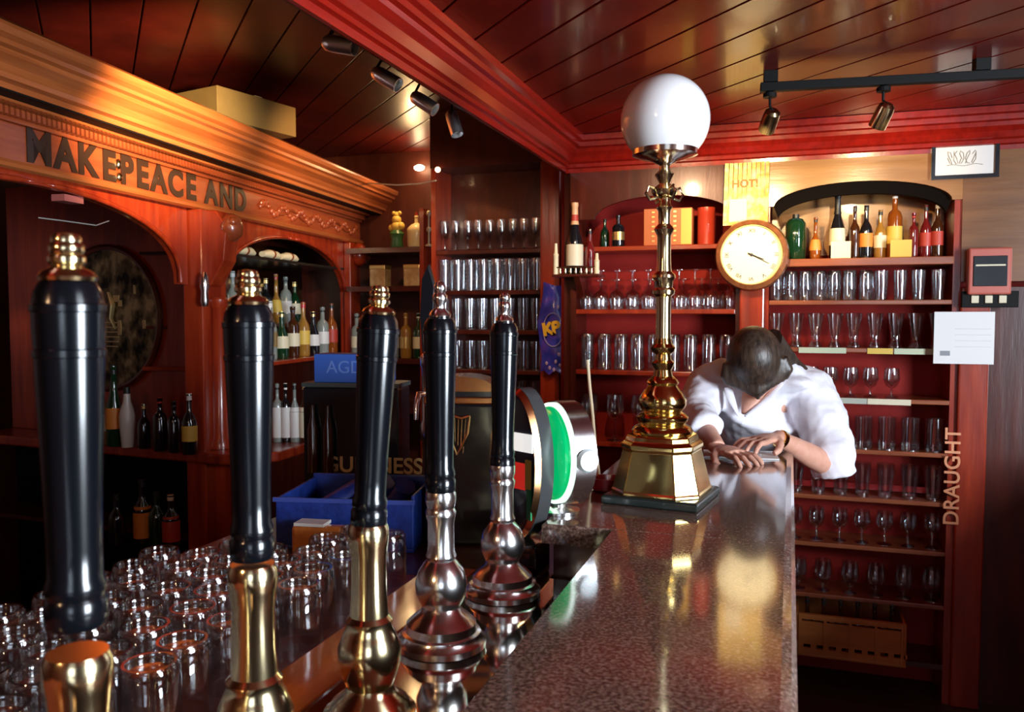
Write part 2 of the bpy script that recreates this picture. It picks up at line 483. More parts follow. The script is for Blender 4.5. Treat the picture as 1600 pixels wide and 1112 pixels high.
# dark reveal ring under the arch
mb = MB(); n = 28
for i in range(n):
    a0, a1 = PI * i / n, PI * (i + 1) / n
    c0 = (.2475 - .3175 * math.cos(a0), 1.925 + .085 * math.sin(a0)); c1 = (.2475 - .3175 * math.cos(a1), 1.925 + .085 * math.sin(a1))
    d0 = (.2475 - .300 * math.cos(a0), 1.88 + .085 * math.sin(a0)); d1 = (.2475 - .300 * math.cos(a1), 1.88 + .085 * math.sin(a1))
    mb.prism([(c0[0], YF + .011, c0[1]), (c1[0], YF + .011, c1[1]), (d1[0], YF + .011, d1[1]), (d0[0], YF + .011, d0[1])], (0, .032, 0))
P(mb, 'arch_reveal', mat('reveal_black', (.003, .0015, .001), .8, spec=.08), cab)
P(MB().bb((-.08, YB - .012, 1.74), (.57, YB - .002, 2.0)), 'back_panel', W_GOLD, cab)
# price strips on the fourth edge
for x0, x1, z, m, nm in ((1248, 1322, 1.357, mat('pale_green_strip', (.55, .62, .42), .5), 'price_strip'), (1355, 1395, 1.357, L_YEL, 'price_strip'), (1397, 1460, 1.357, mat('pale_green_strip', (.5, .6, .4), .5), 'price_strip'),
                          (1300, 1356, 1.161, mat('grey_strip', (.45, .46, .38), .5), 'price_strip'), (1357, 1425, 1.161, L_CREAM, 'price_strip')):
    a = on_y(x0, 545, YF).x; b_ = on_y(x1, 545, YF).x
    P(MB().bb((a, YF - .009, z - .012), (b_, YF - .0055, z + .010)), nm, m, cab)

# left bay of the shelf wall
cab2 = empty('wine_glass_cabinet', (-.55, 3.6, 0), 0, 'mahogany shelf unit with red back left of the clock pillar', 'shelf unit')
P(MB().bb((-.905, YF, 0), (-.88, YB - .001, 2.10)), 'side_panel', W_DARK, cab2)
P(MB().bb((-.213, YF, 0), (-.198, YB - .001, 2.10)), 'side_panel', W_DARK, cab2)
for k, z in enumerate([1.785, 1.519, 1.259, .95, .68, .40]):
    P(MB().bb((-.879, YF - .005, z - .02), (-.214, YB - .002, z)), 'shelf', W_RED if k else W_REDH, cab2, bevel=.003)
o = arch_panel('arch_panel', W_DARK, -.904, -.199, -.80, -.23, 1.90, 1.99, 2.10, YF - .012, .022); inv(o, cab2)
# pillar with the clock
pil = struct(MB().bb((-.197, YF - .03, 0), (-.101, YB, 2.10)).obj('pillar', W_RED, bevel=.006))
# wall right of the cabinet: panel, red post, continuing wall
struct(MB().bb((.60, YF - .01, 1.62), (1.4, YB, 2.10)).obj('wall_panel', wood('wall_panel_brown', (.16, .06, .018), (.26, .11, .035), (3, 20, 26))))
struct(MB().bb((.60, YF - .02, 0), (.70, YB, 1.60)).obj('post', W_RED, bevel=.006))
struct(MB().bb((.70, YF + .05, 0), (2.6, YB, 1.60)).obj('wall_lower', W_DARK))
struct(MB().bb((1.4, YF - .01, 1.6), (2.6, YB, 2.10)).obj('wall_upper', W_DARK))

# unit B: pint glass unit, further back
YU = 3.85
ub = empty('pint_glass_unit', (-1.4, 4.0, 0), 0, 'dark mahogany unit of pint glasses beyond the middle beer pumps', 'shelf unit')
P(MB().bb((-1.715, YU, 0), (-1.69, 4.08, 2.22)), 'side_panel', W_RED, ub)
P(MB().bb((-1.145, YU, 0), (-1.13, 4.08, 2.22)), 'side_panel', W_RED, ub)
P(MB().bb((-1.689, 4.05, 0), (-1.146, 4.08, 2.22)), 'back_panel', W_DARK, ub)
P(MB().bb((-1.715, YU - .01, 2.222), (-1.0, 4.08, H_L - .002)), 'header', W_DARK, ub)
SH_B = [1.815, 1.615, 1.42, 1.225, 1.03]
for z in SH_B:
    P(MB().bb((-1.688, YU - .004, z - .022), (-1.147, 4.049, z)), 'shelf', W_DARK, ub, bevel=.003)
struct(MB().bb((-1.034, 3.95, 0), (-.939, 4.08, 2.22)).obj('wall_nook', W_DARK))
struct(MB().bb((-1.129, YU - .05, 0), (-1.035, 4.08, 2.10 + .12)).obj('pillar_2', W_RED, bevel=.006))
struct(MB().bb((-.938, 3.52, 0), (-.906, 4.08, 2.099)).obj('pillar_3', W_DARK))

# ------------------------------------------------------------------ glasses
def glass_mesh(prof, seg=18, inner=None):
    return (prof, seg, inner)


def make_glass(name, prof, inner=None, foot=None, label='', cat='glass', seg=18, m=None):
    root = empty(name, (0, 0, 0)); tag(root, label, cat)
    MB().lathe(prof, seg, cap=False).obj('bowl', m or GLASS, root, smooth=60)
    if inner: MB().lathe(inner, seg, cap=False).obj('base', GLASSB, root, smooth=60)
    return root


# every prototype is used as the first of its row
def P_highball(h=.115, r=.029):   # straight, standing upside down
    return [(r * .86, h), (r, h * .93), (r, .004), (r - .003, .0), (r - .004, .004), (r - .004, h * .88), (0, h * .88)], [(0, h * .9), (r * .8, h * .9), (r * .9, h * .985), (r * .7, h), (0, h)]


def P_pint(h=.15, r0=.030, r1=.043):
    return [(r0, 0), (r0 + (r1 - r0) * .7, h * .62), (r1, h * .76), (r1 - .001, h), (r1 - .004, h), (r1 - .004, h * .76), (r0 - .003, .012), (0, .012)], [(0, .001), (r0 * .9, .001), (r0 * .95, .010), (0, .012)]


def P_pilsner(h=.135):
    return [(.026, 0), (.027, .008), (.017, .022), (.019, .05), (.029, h * .8), (.033, h), (.030, h), (.026, h * .8), (.016, .05), (0, .026)], [(0, 0), (.024, 0), (.014, .02), (0, .022)]


def P_goblet(h=.11, r=.03, stem=.035):
    return [(r * .85, 0), (r * .8, .004), (.005, .010), (.004, stem), (r * .7, stem + .012), (r, stem + (h - stem) * .45), (r * .86, h), (r * .83, h), (r * .93, stem + (h - stem) * .45), (0, stem + .008)], [(0, .0), (r * .8, .0), (.006, .006), (.0, .012)]


def P_wine_down(h=.15, r=.035):   # upside down wine glass
    return [(r * .82, 0), (r, .045), (r * .8, .07), (.005, .085), (.004, h - .008), (r * .9, h - .002), (r * .9, h), (0, h)], None


def P_mug(h=.13, r=.036):
    return [(r, 0), (r * 1.02, h * .3), (r * .98, h * .6), (r, h), (r - .004, h), (r - .005, .015), (0, .015)], [(0, .0), (r * .95, .0), (r * .95, .013), (0, .015)]


def row(name, pf, x0, x1, y, z, n, what, where, group, rows=1, dy=.075, frame_rz=0, skip=(), ends=None):
    proto = None
    for rr in range(rows):
        for i in range(n):
            if (rr, i) in skip: continue
            x = x0 + (x1 - x0) * i / max(1, n - 1) + random.uniform(-.003, .003)
            loc = (x, y + dy * rr + random.uniform(-.004, .004), z + .0005)
            depth = ' in front' if rows > 1 and rr == 0 else (' behind' if rows > 1 else '')
            lab = f"{what}, {ORD[i]} from left{depth}, {where}"
            if proto is None:
                proto = make_glass(name, pf[0], pf[1], label=lab); proto.location = loc; proto['group'] = group; o = proto
            else:
                o = copy_tree(proto, loc, random.uniform(0, 6), lab, group)
    return proto


XL, XR = -.055, .535
row('straight_glass', P_highball(.118, .026), XL, .275, 3.545, SH_R[1], 7, 'tall straight glass', 'top glass shelf right of clock', 'straight glasses right of the clock')
row('ribbed_glass', P_pint(.115, .021, .027), .33, XR, 3.55, SH_R[1], 4, 'narrow tapered glass', 'top glass shelf right of clock', 'tapered glasses right of the clock')
row('straight_glass', P_highball(.112, .025), -.02, .30, 3.62, SH_R[1], 5, 'rear straight glass', 'top glass shelf right of clock', 'straight glasses behind on the top shelf')
row('pilsner_glass', P_pilsner(.135), XL, XR, 3.55, SH_R[2], 9, 'flared pilsner glass', 'shelf with green price strips', 'flared glasses above the price strips')
row('beer_goblet', P_goblet(.115, .031), XL + .06, .38, 3.55, SH_R[3], 6, 'short footed goblet', 'shelf below the green price strips', 'footed goblets right of the woman')
row('pint_mug', P_mug(.125, .034), XL, XR, 3.55, SH_R[4], 8, 'straight sided beer glass', 'shelf beside the woman\'s sleeve', 'beer glasses beside the sleeve')
row('half_pint_glass', P_pint(.13, .026, .034), XL, XR, 3.55, SH_R[5], 8, 'half pint glass', 'shelf level with the elbow', 'half pint glasses below the elbow')
row('stemmed_goblet', P_goblet(.13, .033, .045), XL, XR, 3.55, SH_R[6], 8, 'stemmed beer goblet', 'second shelf above crate', 'stemmed goblets low on the right')
row('tulip_glass', P_goblet(.125, .035, .02), XL, XR, 3.55, SH_R[7], 7, 'squat tulip glass', 'shelf above the crate', 'tulip glasses on the lowest shelf')
# red strip behind the half pints
P(MB().bb((-.08, 3.60, SH_R[5] + .012), (.57, 3.604, SH_R[5] + .035)), 'red_rail', REDP, cab)
# left bay
row('wine_glass', P_wine_down(.165, .034), -.84, -.25, 3.545, 1.519, 10, 'large upturned wine glass', 'red shelf left of clock', 'upturned wine glasses left of the clock')
row('wine_glass', P_wine_down(.13, .034), -.80, -.29, 3.63, 1.519, 8, 'small rear upturned wine glass', 'red shelf left of clock', 'upturned wine glasses at the back')
row('tall_glass', P_highball(.155, .031), -.84, -.25, 3.55, 1.259, 9, 'tall straight highball glass', 'shelf behind the lamp column', 'tall glasses behind the lamp')
row('gin_goblet', P_goblet(.20, .042, .085), -.83, -.28, 3.56, .95, 6, 'large stemmed goblet', 'shelf behind the brass lamp foot', 'large goblets behind the lamp foot')
row('low_tumbler', P_highball(.10, .034), -.83, -.28, 3.56, .68, 7, 'low straight tumbler', 'shelf under the large goblets', 'tumblers below the large goblets')
# unit B
row('champagne_flute', P_goblet(.15, .024, .05), -1.66, -1.18, 3.90, SH_B[0], 9, 'small stemmed glass', 'top of the dark glass unit', 'stemmed glasses on top of the dark unit')
for k, wh in ((1, 'second shelf of the dark unit'), (2, 'third shelf of the dark unit'), (3, 'fourth shelf of the dark unit'), (4, 'bottom shelf of the dark unit')):
    row('pint_glass', P_pint(.155 if k < 3 else .14, .024, .030), -1.66, -1.175, 3.89, SH_B[k], 8, 'pint glass', wh, 'pint glasses on the ' + wh, rows=2 if k == 1 else 1, dy=.08)

# ------------------------------------------------------------------ bottles
def bottle(loc, h=.30, r=.038, gm=G_DARK, cap=CAPB, lab=L_CREAM, name='bottle', label='', group=None, style='wine', foil=None, neck_label=None, lz=(.22, .48)):
    root = empty(name, loc, random.uniform(0, 6)); tag(root, label, 'bottle', group)
    if style == 'wine': pr = [(r * .9, 0), (r, .01), (r, h * .52), (r * .85, h * .60), (r * .42, h * .70), (r * .34, h * .76), (r * .34, h * .97), (r * .40, h * .975), (r * .38, h)]
    elif style == 'champagne': pr = [(r * .9, 0), (r, .01), (r, h * .40), (r * .9, h * .50), (r * .5, h * .66), (r * .36, h * .78), (r * .34, h * .95), (r * .42, h * .96), (r * .38, h)]
    elif style == 'bulb': pr = [(r * .7, 0), (r * .95, h * .06), (r, h * .28), (r * .8, h * .45), (r * .35, h * .58), (r * .30, h * .95), (r * .38, h * .96), (r * .38, h)]
    elif style == 'spirit': pr = [(r * .92, 0), (r, .01), (r, h * .62), (r * .8, h * .69), (r * .36, h * .74), (r * .33, h * .93), (r * .42, h * .94), (r * .42, h)]
    elif style == 'flare': pr = [(r * .75, 0), (r * .78, .01), (r * .95, h * .35), (r, h * .52), (r * .8, h * .64), (r * .45, h * .78), (r * .38, h * .97), (r * .36, h)]
    else: pr = [(r * .85, 0), (r, h * .03), (r, h * .8), (r * .7, h * .9), (r * .3, h * .93), (r * .3, h)]
    MB().lathe(pr, 16).obj('body', gm, root, smooth=50)
    if cap is not None:
        rr = [p for p in pr if p[1] >= h * .93][0][0] * 1.12
        z0 = h * (.90 if foil is None else .72)
        if foil is None: MB().lathe([(rr, z0), (rr, h * 1.01), (0, h * 1.012)], 12).obj('cap', cap, root, smooth=40)
        else: MB().lathe([(r * .50, h * .70), (r * .40, h * .78), (r * .38, h * .95), (r * .44, h * .96), (r * .42, h * 1.01), (0, h * 1.015)], 12).obj('foil', foil, root, smooth=40)
    if lab is not None:
        z0, z1 = h * lz[0], h * lz[1]
        def rad(z):
            for i in range(len(pr) - 1):
                if pr[i][1] <= z <= pr[i + 1][1]:
                    t = (z - pr[i][1]) / max(1e-6, pr[i + 1][1] - pr[i][1]); return pr[i][0] + (pr[i + 1][0] - pr[i][0]) * t
            return r
        MB().lathe([(rad(z0 + (z1 - z0) * i / 4) + .0012, z0 + (z1 - z0) * i / 4) for i in range(5)], 16, cap=False).obj('label', lab, root, smooth=50)
    if neck_label is not None:
        MB().lathe([(r * .44, h * .74), (r * .40, h * .84)], 12, cap=False).obj('neck_label', neck_label, root, smooth=50)
    return root


def at_shelf(px, Y, z, ref_y=380):
    return (on_y(px, ref_y, Y).x, Y, z)


zt = SH_R[0] + .0005
def hpx(top, Y=3.56, base=1.715): return on_y(1350, top, Y).z - base
# top shelf under the golden arch: (px, toppx, r, glass, style, label mat, cap, foil, text, Y)
TOPB = [
    (1243, 332, .040, G_GREEN, 'block', None, CAPB, None, 'squat dark green bottle, leftmost under the golden arch', 3.57),
    (1274, 338, .022, G_AMBER, 'bulb', L_ORG, CAPB, None, 'small orange round liqueur bottle beside the green bottle', 3.56),
    (1308, 303, .030, G_DARK, 'champagne', L_CREAM, None, CAPB, 'dark wine bottle behind the white card', 3.58),
    (1335, 322, .020, G_BROWN, 'wine', None, CAPB, None, 'slim brown beer bottle right of the white card', 3.56),
    (1353, 322, .024, G_DARK, 'wine', L_ORG, CAPB, None, 'dark bottle with brown oval label', 3.56),
    (1375, 330, .022, G_GOLDL, 'wine', L_CREAM, CAPB, None, 'pale green-gold bottle in the middle of arch shelf', 3.56),
    (1397, 302, .028, G_AMBER, 'spirit', L_YEL, L_WHITE, None, 'tall amber spirit bottle with pale cap behind yellow card', 3.57),
    (1427, 336, .018, G_RED, 'spirit', None, REDP, None, 'slim red bottle right of the yellow card', 3.56),
    (1446, 325, .022, G_RED, 'wine', L_RED, CAPB, None, 'dark red bottle with red label near the right end', 3.57),
    (1464, 322, .022, G_BROWN, 'wine', L_RED, L_WHITE, None, 'brown bottle with pale cap, rightmost under the arch', 3.56),
]
for px, top, r, gm, st, lb, cp, fo, tx, Y in TOPB:
    bottle(at_shelf(px, Y, zt), hpx(top, Y), r, gm, cp if cp is not None else CAPB, lb, 'bottle', tx, 'bottles under the golden arch', st, fo)


def card(name, loc, w, h, m, label, cat='card', rz=0, ink=True):
    root = empty(name, loc, rz); tag(root, label, cat)
    MB().bb((-w / 2, -.002, 0), (w / 2, .002, h)).obj('front', m, root)
    MB().bb((-w / 2, .002, 0), (w / 2, .03, .003)).obj('foot', m, root)
    return root


card('price_card', at_shelf(1314, 3.50, zt), .072, .066, L_CREAM, 'white price card propped in front of a dark wine bottle')
card('price_card', at_shelf(1408, 3.50, zt), .075, .066, L_YEL, 'yellow price card propped in front of an amber bottle')
# left arch shelf
zl = 1.7855
bottle(at_shelf(966, 3.56, zl), .135, .026, G_DARK, CAPB, L_GOLD, 'bottle', 'small dark bottle with gold oval label left of the gift box', None, 'spirit')
bottle(at_shelf(945, 3.60, zl), .125, .020, G_GREEN, CAPB, None, 'bottle', 'small dark green bottle at left end of the left arch shelf', None, 'wine')
gb = empty('gift_box', at_shelf(1045, 3.57, zl), 0, 'red and gold bottle gift box behind the lamp gallery', 'box')
MB().bb((-.10, -.04, 0), (.10, .04, .155)).obj('body', mat('gift_box_orange', (.65, .16, .04), .4), gb, bevel=.002)
MB().bb((.055, -.0425, .004), (.098, -.0405, .151)).obj('gold_panel', L_YEL, gb)
g = MB()
for i in range(7):
    for j in range(3): g.box((-.06 + j * .045, -.0425, .02 + i * .02), (.012, .003, .007))
g.obj('pattern', L_GOLD, gb, kind='stuff')
tn = empty('gift_tin', at_shelf(1103, 3.57, zl), 0, 'plain red cylindrical tin right of the gift box', 'tin')
MB().lathe([(.035, 0), (.035, .13), (.036, .132), (.036, .155), (0, .157)], 24).obj('body', mat('tin_red', (.50, .045, .02), .35, coat=.4), tn, smooth=40)

# ------------------------------------------------------------------ clock
ck = empty('wall_clock', (-.15, 3.43, 1.732), 0, 'round wall clock with cream dial in a dark wooden rim', 'clock')
RX = Matrix.Rotation(PI / 2, 3, 'X')
MB().lathe([(.140, -.038), (.142, -.01), (.136, .012), (.120, .022), (.116, .014), (.116, 0), (0, 0)], 48, M=RX).obj('case', wood('clock_case', (.16, .05, .02), (.30, .11, .04)), ck, smooth=30)
MB().lathe([(.118, .006), (.121, .018), (.117, .022), (.114, .010)], 48, M=RX, cap=False).obj('bezel', BRASS, ck, smooth=30)
MB().lathe([(.116, 0), (.116, .004), (0, .004)], 48, M=RX).obj('dial', mat('clock_dial', (.92, .86, .58), .5), ck, smooth=30)
ROM = ['XII', 'I', 'II', 'III', 'IIII', 'V', 'VI', 'VII', 'VIII', 'IX', 'X', 'XI']
for i, s_ in enumerate(ROM):
    a = -i * PI / 6
    M = frame((.094 * math.sin(-a), -.0052, .094 * math.cos(a)), (math.cos(a), 0, math.sin(a)), (-math.sin(a), 0, math.cos(a)))
    text('numeral', s_, .022, INK, M, ck, .0004)
for nm, ang, L, wd in (('hour_hand', 112, .05, .006), ('minute_hand', 118, .075, .004)):
    a = math.radians(ang); d = Vector((math.sin(a), 0, math.cos(a))); q = Vector((math.cos(a), 0, -math.sin(a)))
    MB().prism([Vector((0, -.0062, 0)) - d * .015 - q * wd / 2, Vector((0, -.0062, 0)) + d * L - q * wd / 4, Vector((0, -.0062, 0)) + d * L + q * wd / 4, Vector((0, -.0062, 0)) - d * .015 + q * wd / 2], (0, -.001, 0)).obj(nm, INK, ck)
MB().lathe([(.006, .006), (.006, .010), (0, .011)], 16, M=RX).obj('hub', INK, ck)

# poster above the clock
pa = on_y(1133, 255, 3.44); pb = on_y(1198, 350, 3.44)
ps = empty('poster', (pa.x, 3.455, pb.z), 0, 'yellow illustrated notice above the wall clock with curled right edge', 'poster')
pw = pb.x - pa.x + .01; ph = pa.z - pb.z
mb = MB(); nn = 10; fr = []
for i in range(nn + 1):
    x = pw * i / nn; yy = -.004 - .012 * max(0, (i - 6) / 4) ** 2 - .008 * max(0, (2 - i) / 2)
    fr.append((x - .006, yy))
for i in range(nn):
    (xa, ya), (xb, yb) = fr[i], fr[i + 1]
    mb.add([(xa, ya, 0), (xb, yb, 0), (xb + .003, yb, ph), (xa + .006, ya, ph), (xa, ya + .002, 0), (xb, yb + .002, 0), (xb + .003, yb + .002, ph), (xa + .006, ya + .002, ph)],
           [(0, 1, 2, 3), (7, 6, 5, 4), (3, 2, 6, 7), (1, 0, 4, 5)] + ([(0, 3, 7, 4)] if i == 0 else []) + ([(2, 1, 5, 6)] if i == nn - 1 else []))
pm = nz(mat('poster_print', (.75, .55, .12), .5), [(.80, .70, .35), (.72, .42, .06), (.85, .74, .30)], (16, 16, 16), 2, 0, pos=(.35, .65))
mb.obj('sheet', pm, ps)
text('heading', 'HOT!', .042, mat('poster_ink', (.35, .14, .02), .6), frame((pw * .45, -.0075, ph * .66), (1, 0, 0), (0, 0, 1)), ps, .0005, .001)
MB().bb((.012, -.0065, ph * .06), (.085, -.0055, ph * .42)).obj('pale_block', L_CREAM, ps)

# framed sketch upper right
fr_ = empty('framed_sketch', (.645, 3.478, 2.0), 0, 'small framed sketch in dark frame on the golden panel', 'picture')
a = on_y(1476, 220, 3.48); b_ = on_y(1530, 272, 3.48)
fr_.location = ((a.x + b_.x) / 2 + .01, 3.484, (a.z + b_.z) / 2)
MB().bb((-.10, -.004, -.066), (.10, .004, .066)).obj('mat_board', L_WHITE, fr_)
f = MB()
for lo, hi in (((-.112, -.012, -.078), (.112, .005, -.064)), ((-.112, -.012, .064), (.112, .005, .078)), ((-.112, -.012, -.064), (-.099, .005, .064)), ((.099, -.012, -.064), (.112, .005, .064))): f.bb(lo, hi)
f.obj('frame', BLACK, fr_)
f = MB()
for i in range(5): f.tube([(-.050 + i * .020 + .008 * math.cos(k * 1.3 + i), -.0045, .024 * math.sin(k * .9 + i * 1.7)) for k in range(8)], .0014, 6)
f.tube([(-.06 + k * .012, -.0045, -.028 + .003 * math.sin(k)) for k in range(11)], .0012, 6)
f.obj('drawing', mat('sketch_grey', (.30, .28, .22), .7), fr_, kind='stuff')
# a second pale notice on the ceiling edge at the far right
nb = empty('ceiling_notice', (.62, 3.0, H_R - .03), 0)
bpy.data.objects.remove(nb)

# red framed device, switches, white calendar sheet
dv = empty('till_screen', (.655, 3.46, 1.655), 0, 'red framed terminal with dark screen beside the golden arch', 'terminal')
MB().bb((-.04, -.03, -.085), (.10, .02, .085)).obj('housing', mat('terminal_red', (.55, .12, .08), .35, coat=.3), dv, bevel=.006)
MB().bb((-.025, -.034, -.055), (.085, -.0305, .055)).obj('screen', BLACK, dv, bevel=.004)
MB().bb((-.018, -.0365, .018), (.078, -.0345, .024)).obj('screen_bar', L_CREAM, dv)
sw = empty('switch_plate', (.665, 3.468, 1.553), 0, 'dark switch plate with square ivory rockers below the terminal', 'switch')
MB().bb((-.065, -.012, -.03), (.12, .01, .03)).obj('plate', BLACKM, sw, bevel=.002)
for i in range(3): MB().bb((-.035 + i * .045, -.018, -.014), (-.010 + i * .045, -.0125, .014)).obj('rocker', L_CREAM, sw, bevel=.002)
cl = empty('calendar_sheet', (0, 0, 0), 0, 'white printed sheet hanging on the right post below the switches', 'paper')
a = on_y(1461, 487, 3.44); b_ = on_y(1461, 568, 3.44)
cl.location = (a.x, 3.455, b_.z)
MB().bb((0, -.004, 0), (.20, .0, a.z - b_.z)).obj('sheet', WHITE, cl)
MB().bb((.022, -.0052, .030), (.055, -.0042, .048)).obj('logo_block', mat('grey_print', (.28, .30, .33), .6), cl)
f = MB()
for i in range(4): f.box((.13, -.0046, .13 + .0 - i * .022), (.12, .001, .0015))
f.obj('ruled_lines', mat('faint_print', (.6, .6, .62), .6), cl, kind='stuff')
# pale lettering down the red post
a = on_y(1489, 745, 3.475)
pl = text('post_lettering', 'DRAUGHT', .075, mat('peach_letter', (.75, .30, .14), .5), frame((a.x, 3.479, a.z), (0, 0, 1), (-1, 0, 0)), None, .0008, .001, spacing=1.05)
tag(pl, 'pale vertical lettering down the lower red post', 'lettering')

# ------------------------------------------------------------------ crate bottom right
a = on_y(1250, 955, 3.40); b_ = on_y(1418, 970, 3.40)
cr_w = .40
crt = empty('bottle_crate', (b_.x - cr_w / 2, 3.55, 0.155), 0, 'orange brown slotted bottle crate under the lowest glass shelf', 'crate')
struct(MB().bb((-.084, YF + .001, .13), (.574, YB - .002, .15)).obj('plinth_shelf', W_DARK))
CR = nz(mat('crate_orange', (.50, .16, .03), 0.45), [(.42, .12, .02), (.58, .2, .04)], (5, 5, 20), 3, .1)
zz = .17
for nm, lo, hi in (('end_panel', (-.2, -.14, 0), (-.188, .13, zz)), ('end_panel', (.188, -.14, 0), (.2, .13, zz)), ('bottom', (-.188, -.14, 0), (.188, .13, .012)), ('back_panel', (-.188, .118, .012), (.188, .13, zz))):
    MB().bb(lo, hi).obj(nm, CR, crt, bevel=.003)
f = MB(); f.bb((-.188, -.14, .012), (.188, -.128, .035)); f.bb((-.188, -.14, .05), (.188, -.128, .14)); f.bb((-.188, -.145, .15), (.188, -.128, zz))
for i in range(9): f.bb((-.188 + i * .0465, -.14, .035), (-.188 + i * .0465 + .02, -.128, .05)); 
for i in range(5): f.bb((-.188 + i * .092, -.146, .012), (-.176 + i * .091, -.14, .16))
f.obj('front_panel', CR, crt)
for i in range(6):
    bottle((b_.x - cr_w / 2 - .155 + i * .062, 3.48 + .0, .168), .20, .024, G_BROWN, CAPB, None, 'crate_bottle', f'brown bottle cap {ORD[i]} from the left in the orange crate', 'bottles standing in the crate', 'wine')

# ------------------------------------------------------------------ bar counter
cnt = empty('bar_counter', (-.2, 1.0, 0), 0, 'long mahogany bar counter running away under the granite top', 'counter')
P(MB().bb((-.29, -.9, 0), (-.05, 1.56, 1.044)), 'front_panel', W_DARK, cnt)
P(MB().bb((-.44, 1.575, 0), (-.05, 2.58, 1.044)), 'front_panel', W_DARK, cnt)
for y in (-.4, .3, 1.0, 1.7, 2.3): P(MB().bb((-.0495, y, .15), (-.035, y + .45, .92)), 'raised_panel', W_RED, cnt, bevel=.006)


def slab(x0, y0, x1, y1, z0, z1, ch=.018, flat_l=False):
    pr = [(x0, z0), (x1 - ch * .6, z0), (x1, z0 + .010), (x1, z1 - ch * .55), (x1 - ch * .35, z1 - ch * .15), (x1 - ch, z1), (x0 + .004, z1), (x0, z1 - .004)]
    return MB().prism([(a, y0, z) for a, z in pr], (0, y1 - y0, 0))


P(slab(-.322, -.95, .014, 1.563, 1.045, 1.085), 'granite_slab', GRAN, cnt)
P(slab(-.462, 1.5665, .014, 2.62, 1.045, 1.085), 'granite_slab', GRAN, cnt)

# low service counter behind the pumps
sc_ = empty('service_counter', (-.9, 1.0, 0), 0, 'low varnished service counter carrying pumps and drying glasses', 'counter')
P(MB().bb((-1.30, -.6, 0), (-.34, 1.56, .93)), 'carcass', W_DARK, sc_)
P(MB().bb((-1.30, 1.56, 0), (-.48, 2.30, .93)), 'carcass', W_DARK, sc_)
P(MB().bb((-.70, -.6, .931), (-.60, 1.565, .98)), 'wooden_lip', W_LIP, sc_, bevel=.004)
P(MB().bb((-.5995, -.6, .931), (-.324, 1.563, .978)), 'steel_deck', mat('polished_deck', (.72, .70, .66), .06, 1), sc_, bevel=.003)
P(MB().bb((-1.31, -.6, .931), (-.7005, 1.565, .953)), 'drainer_mat', mat('red_drainer', (.42, .12, .07), .45, coat=.2), sc_)
P(MB().bb((-1.31, 1.566, .931), (-.464, 2.31, .953)), 'rear_top', W_DARK, sc_, bevel=.003)

# ------------------------------------------------------------------ beer pumps
def pump(x, y, zb, gold_base, gold_fin, lean, label, hs=1.0):
    root = empty('beer_pump', (x, y, .979), random.uniform(0, 3)); tag(root, label, 'beer pump', 'hand pull beer pumps on the counter')
    bm_ = BRASS_L if gold_base else CHROME; fm = BRASS_L if gold_fin else CHROME
    s = zb
    if gold_base:
        pr = [(.060, 0), (.060, .006), (.052, .012), (.050, .018), (.034, .030), (.030, .040), (.036, .055), (.041, .075), (.041, .09), (.034, .108), (.029, .118), (.030, .126), (.025, .132), (.023, .16), (.0225, .205), (.0245, .222), (.026, .232), (.026, .246), (.023, .252)]
    else:
        pr = [(.070, 0), (.071, .010), (.064, .016), (.062, .022), (.056, .024), (.055, .036), (.046, .045), (.034, .054), (.030, .062), (.033, .066), (.040, .082), (.041, .100), (.036, .118), (.026, .132), (.022, .136), (.024, .142), (.021, .150), (.0205, .195), (.023, .205), (.024, .212), (.021, .218), (.024, .228), (.024, .240), (.020, .250)]
    MB().lathe([(r, z) for r, z in pr], 40).obj('base', bm_, root, smooth=35)
    M = Matrix.Rotation(math.radians(lean), 3, 'Y')
    hroot = [(.0205, .0), (.0225, .004), (.0225, .020), (.0205, .024), (.0215, .028), (.0215, .034), (.0195, .040), (.0195, .062), (.0200, .09), (.0215, .14), (.0235, .19), (.0242, .213), (.0252, .214), (.0252, .219), (.0242, .220), (.0250, .235), (.0252, .248), (.0262, .249), (.0262, .254), (.0250, .255), (.0235, .264), (.0195, .2715), (.014, .2735), (0, .2735)]
    root2 = MB().lathe([(r * 1.04, z * hs) for r, z in hroot], 36, c=(0, 0, 0), M=M).obj('handle', HANDLE, root, smooth=30)
    root2.location = (0, 0, .248 + s)
    fin = [(.016, .2735 * hs), (.0172, .2735 * hs + .003), (.015, .2735 * hs + .008), (.0085, .2735 * hs + .014), (.008, .2735 * hs + .020), (.0115, .2735 * hs + .026), (.0115, .2735 * hs + .033), (.008, .2735 * hs + .038), (.0100, .2735 * hs + .042), (.0100, .2735 * hs + .048), (.006, .2735 * hs + .054), (0, .2735 * hs + .056)]
    if gold_fin:
        q = .2735 * hs - .001
        fin = [(.0205, q), (.0215, q + .003), (.019, q + .007), (.0125, q + .010), (.0115, q + .012), (.0140, q + .0145), (.0140, q + .018), (.0115, q + .0205), (.0130, q + .023), (.0130, q + .027), (.0110, q + .0295), (.0115, q + .032), (.0095, q + .036), (0, q + .0375)]
    f_ = MB().lathe(fin, 28, M=M).obj('finial', fm, root, smooth=40)
    f_.location = (0, 0, .248 + s)
    return root


pump(-.535, .507, .026, True, True, 0, 'nearest hand pump with black handle and brass base, at left edge')
pump(-.546, .75, .010, True, True, 0, 'second nearest hand pump, pale brass stem, black handle')
pump(-.512, .947, .000, True, True, 3.2, 'middle hand pump of the five, brass bulb base, leaning right')
pump(-.515, 1.188, -.006, False, False, 0, 'fourth hand pump, chrome ball base, before the black tap tower')
pump(-.502, 1.445, -.016, False, False, 2.0, 'farthest hand pump, chrome base beside the round tap badges')

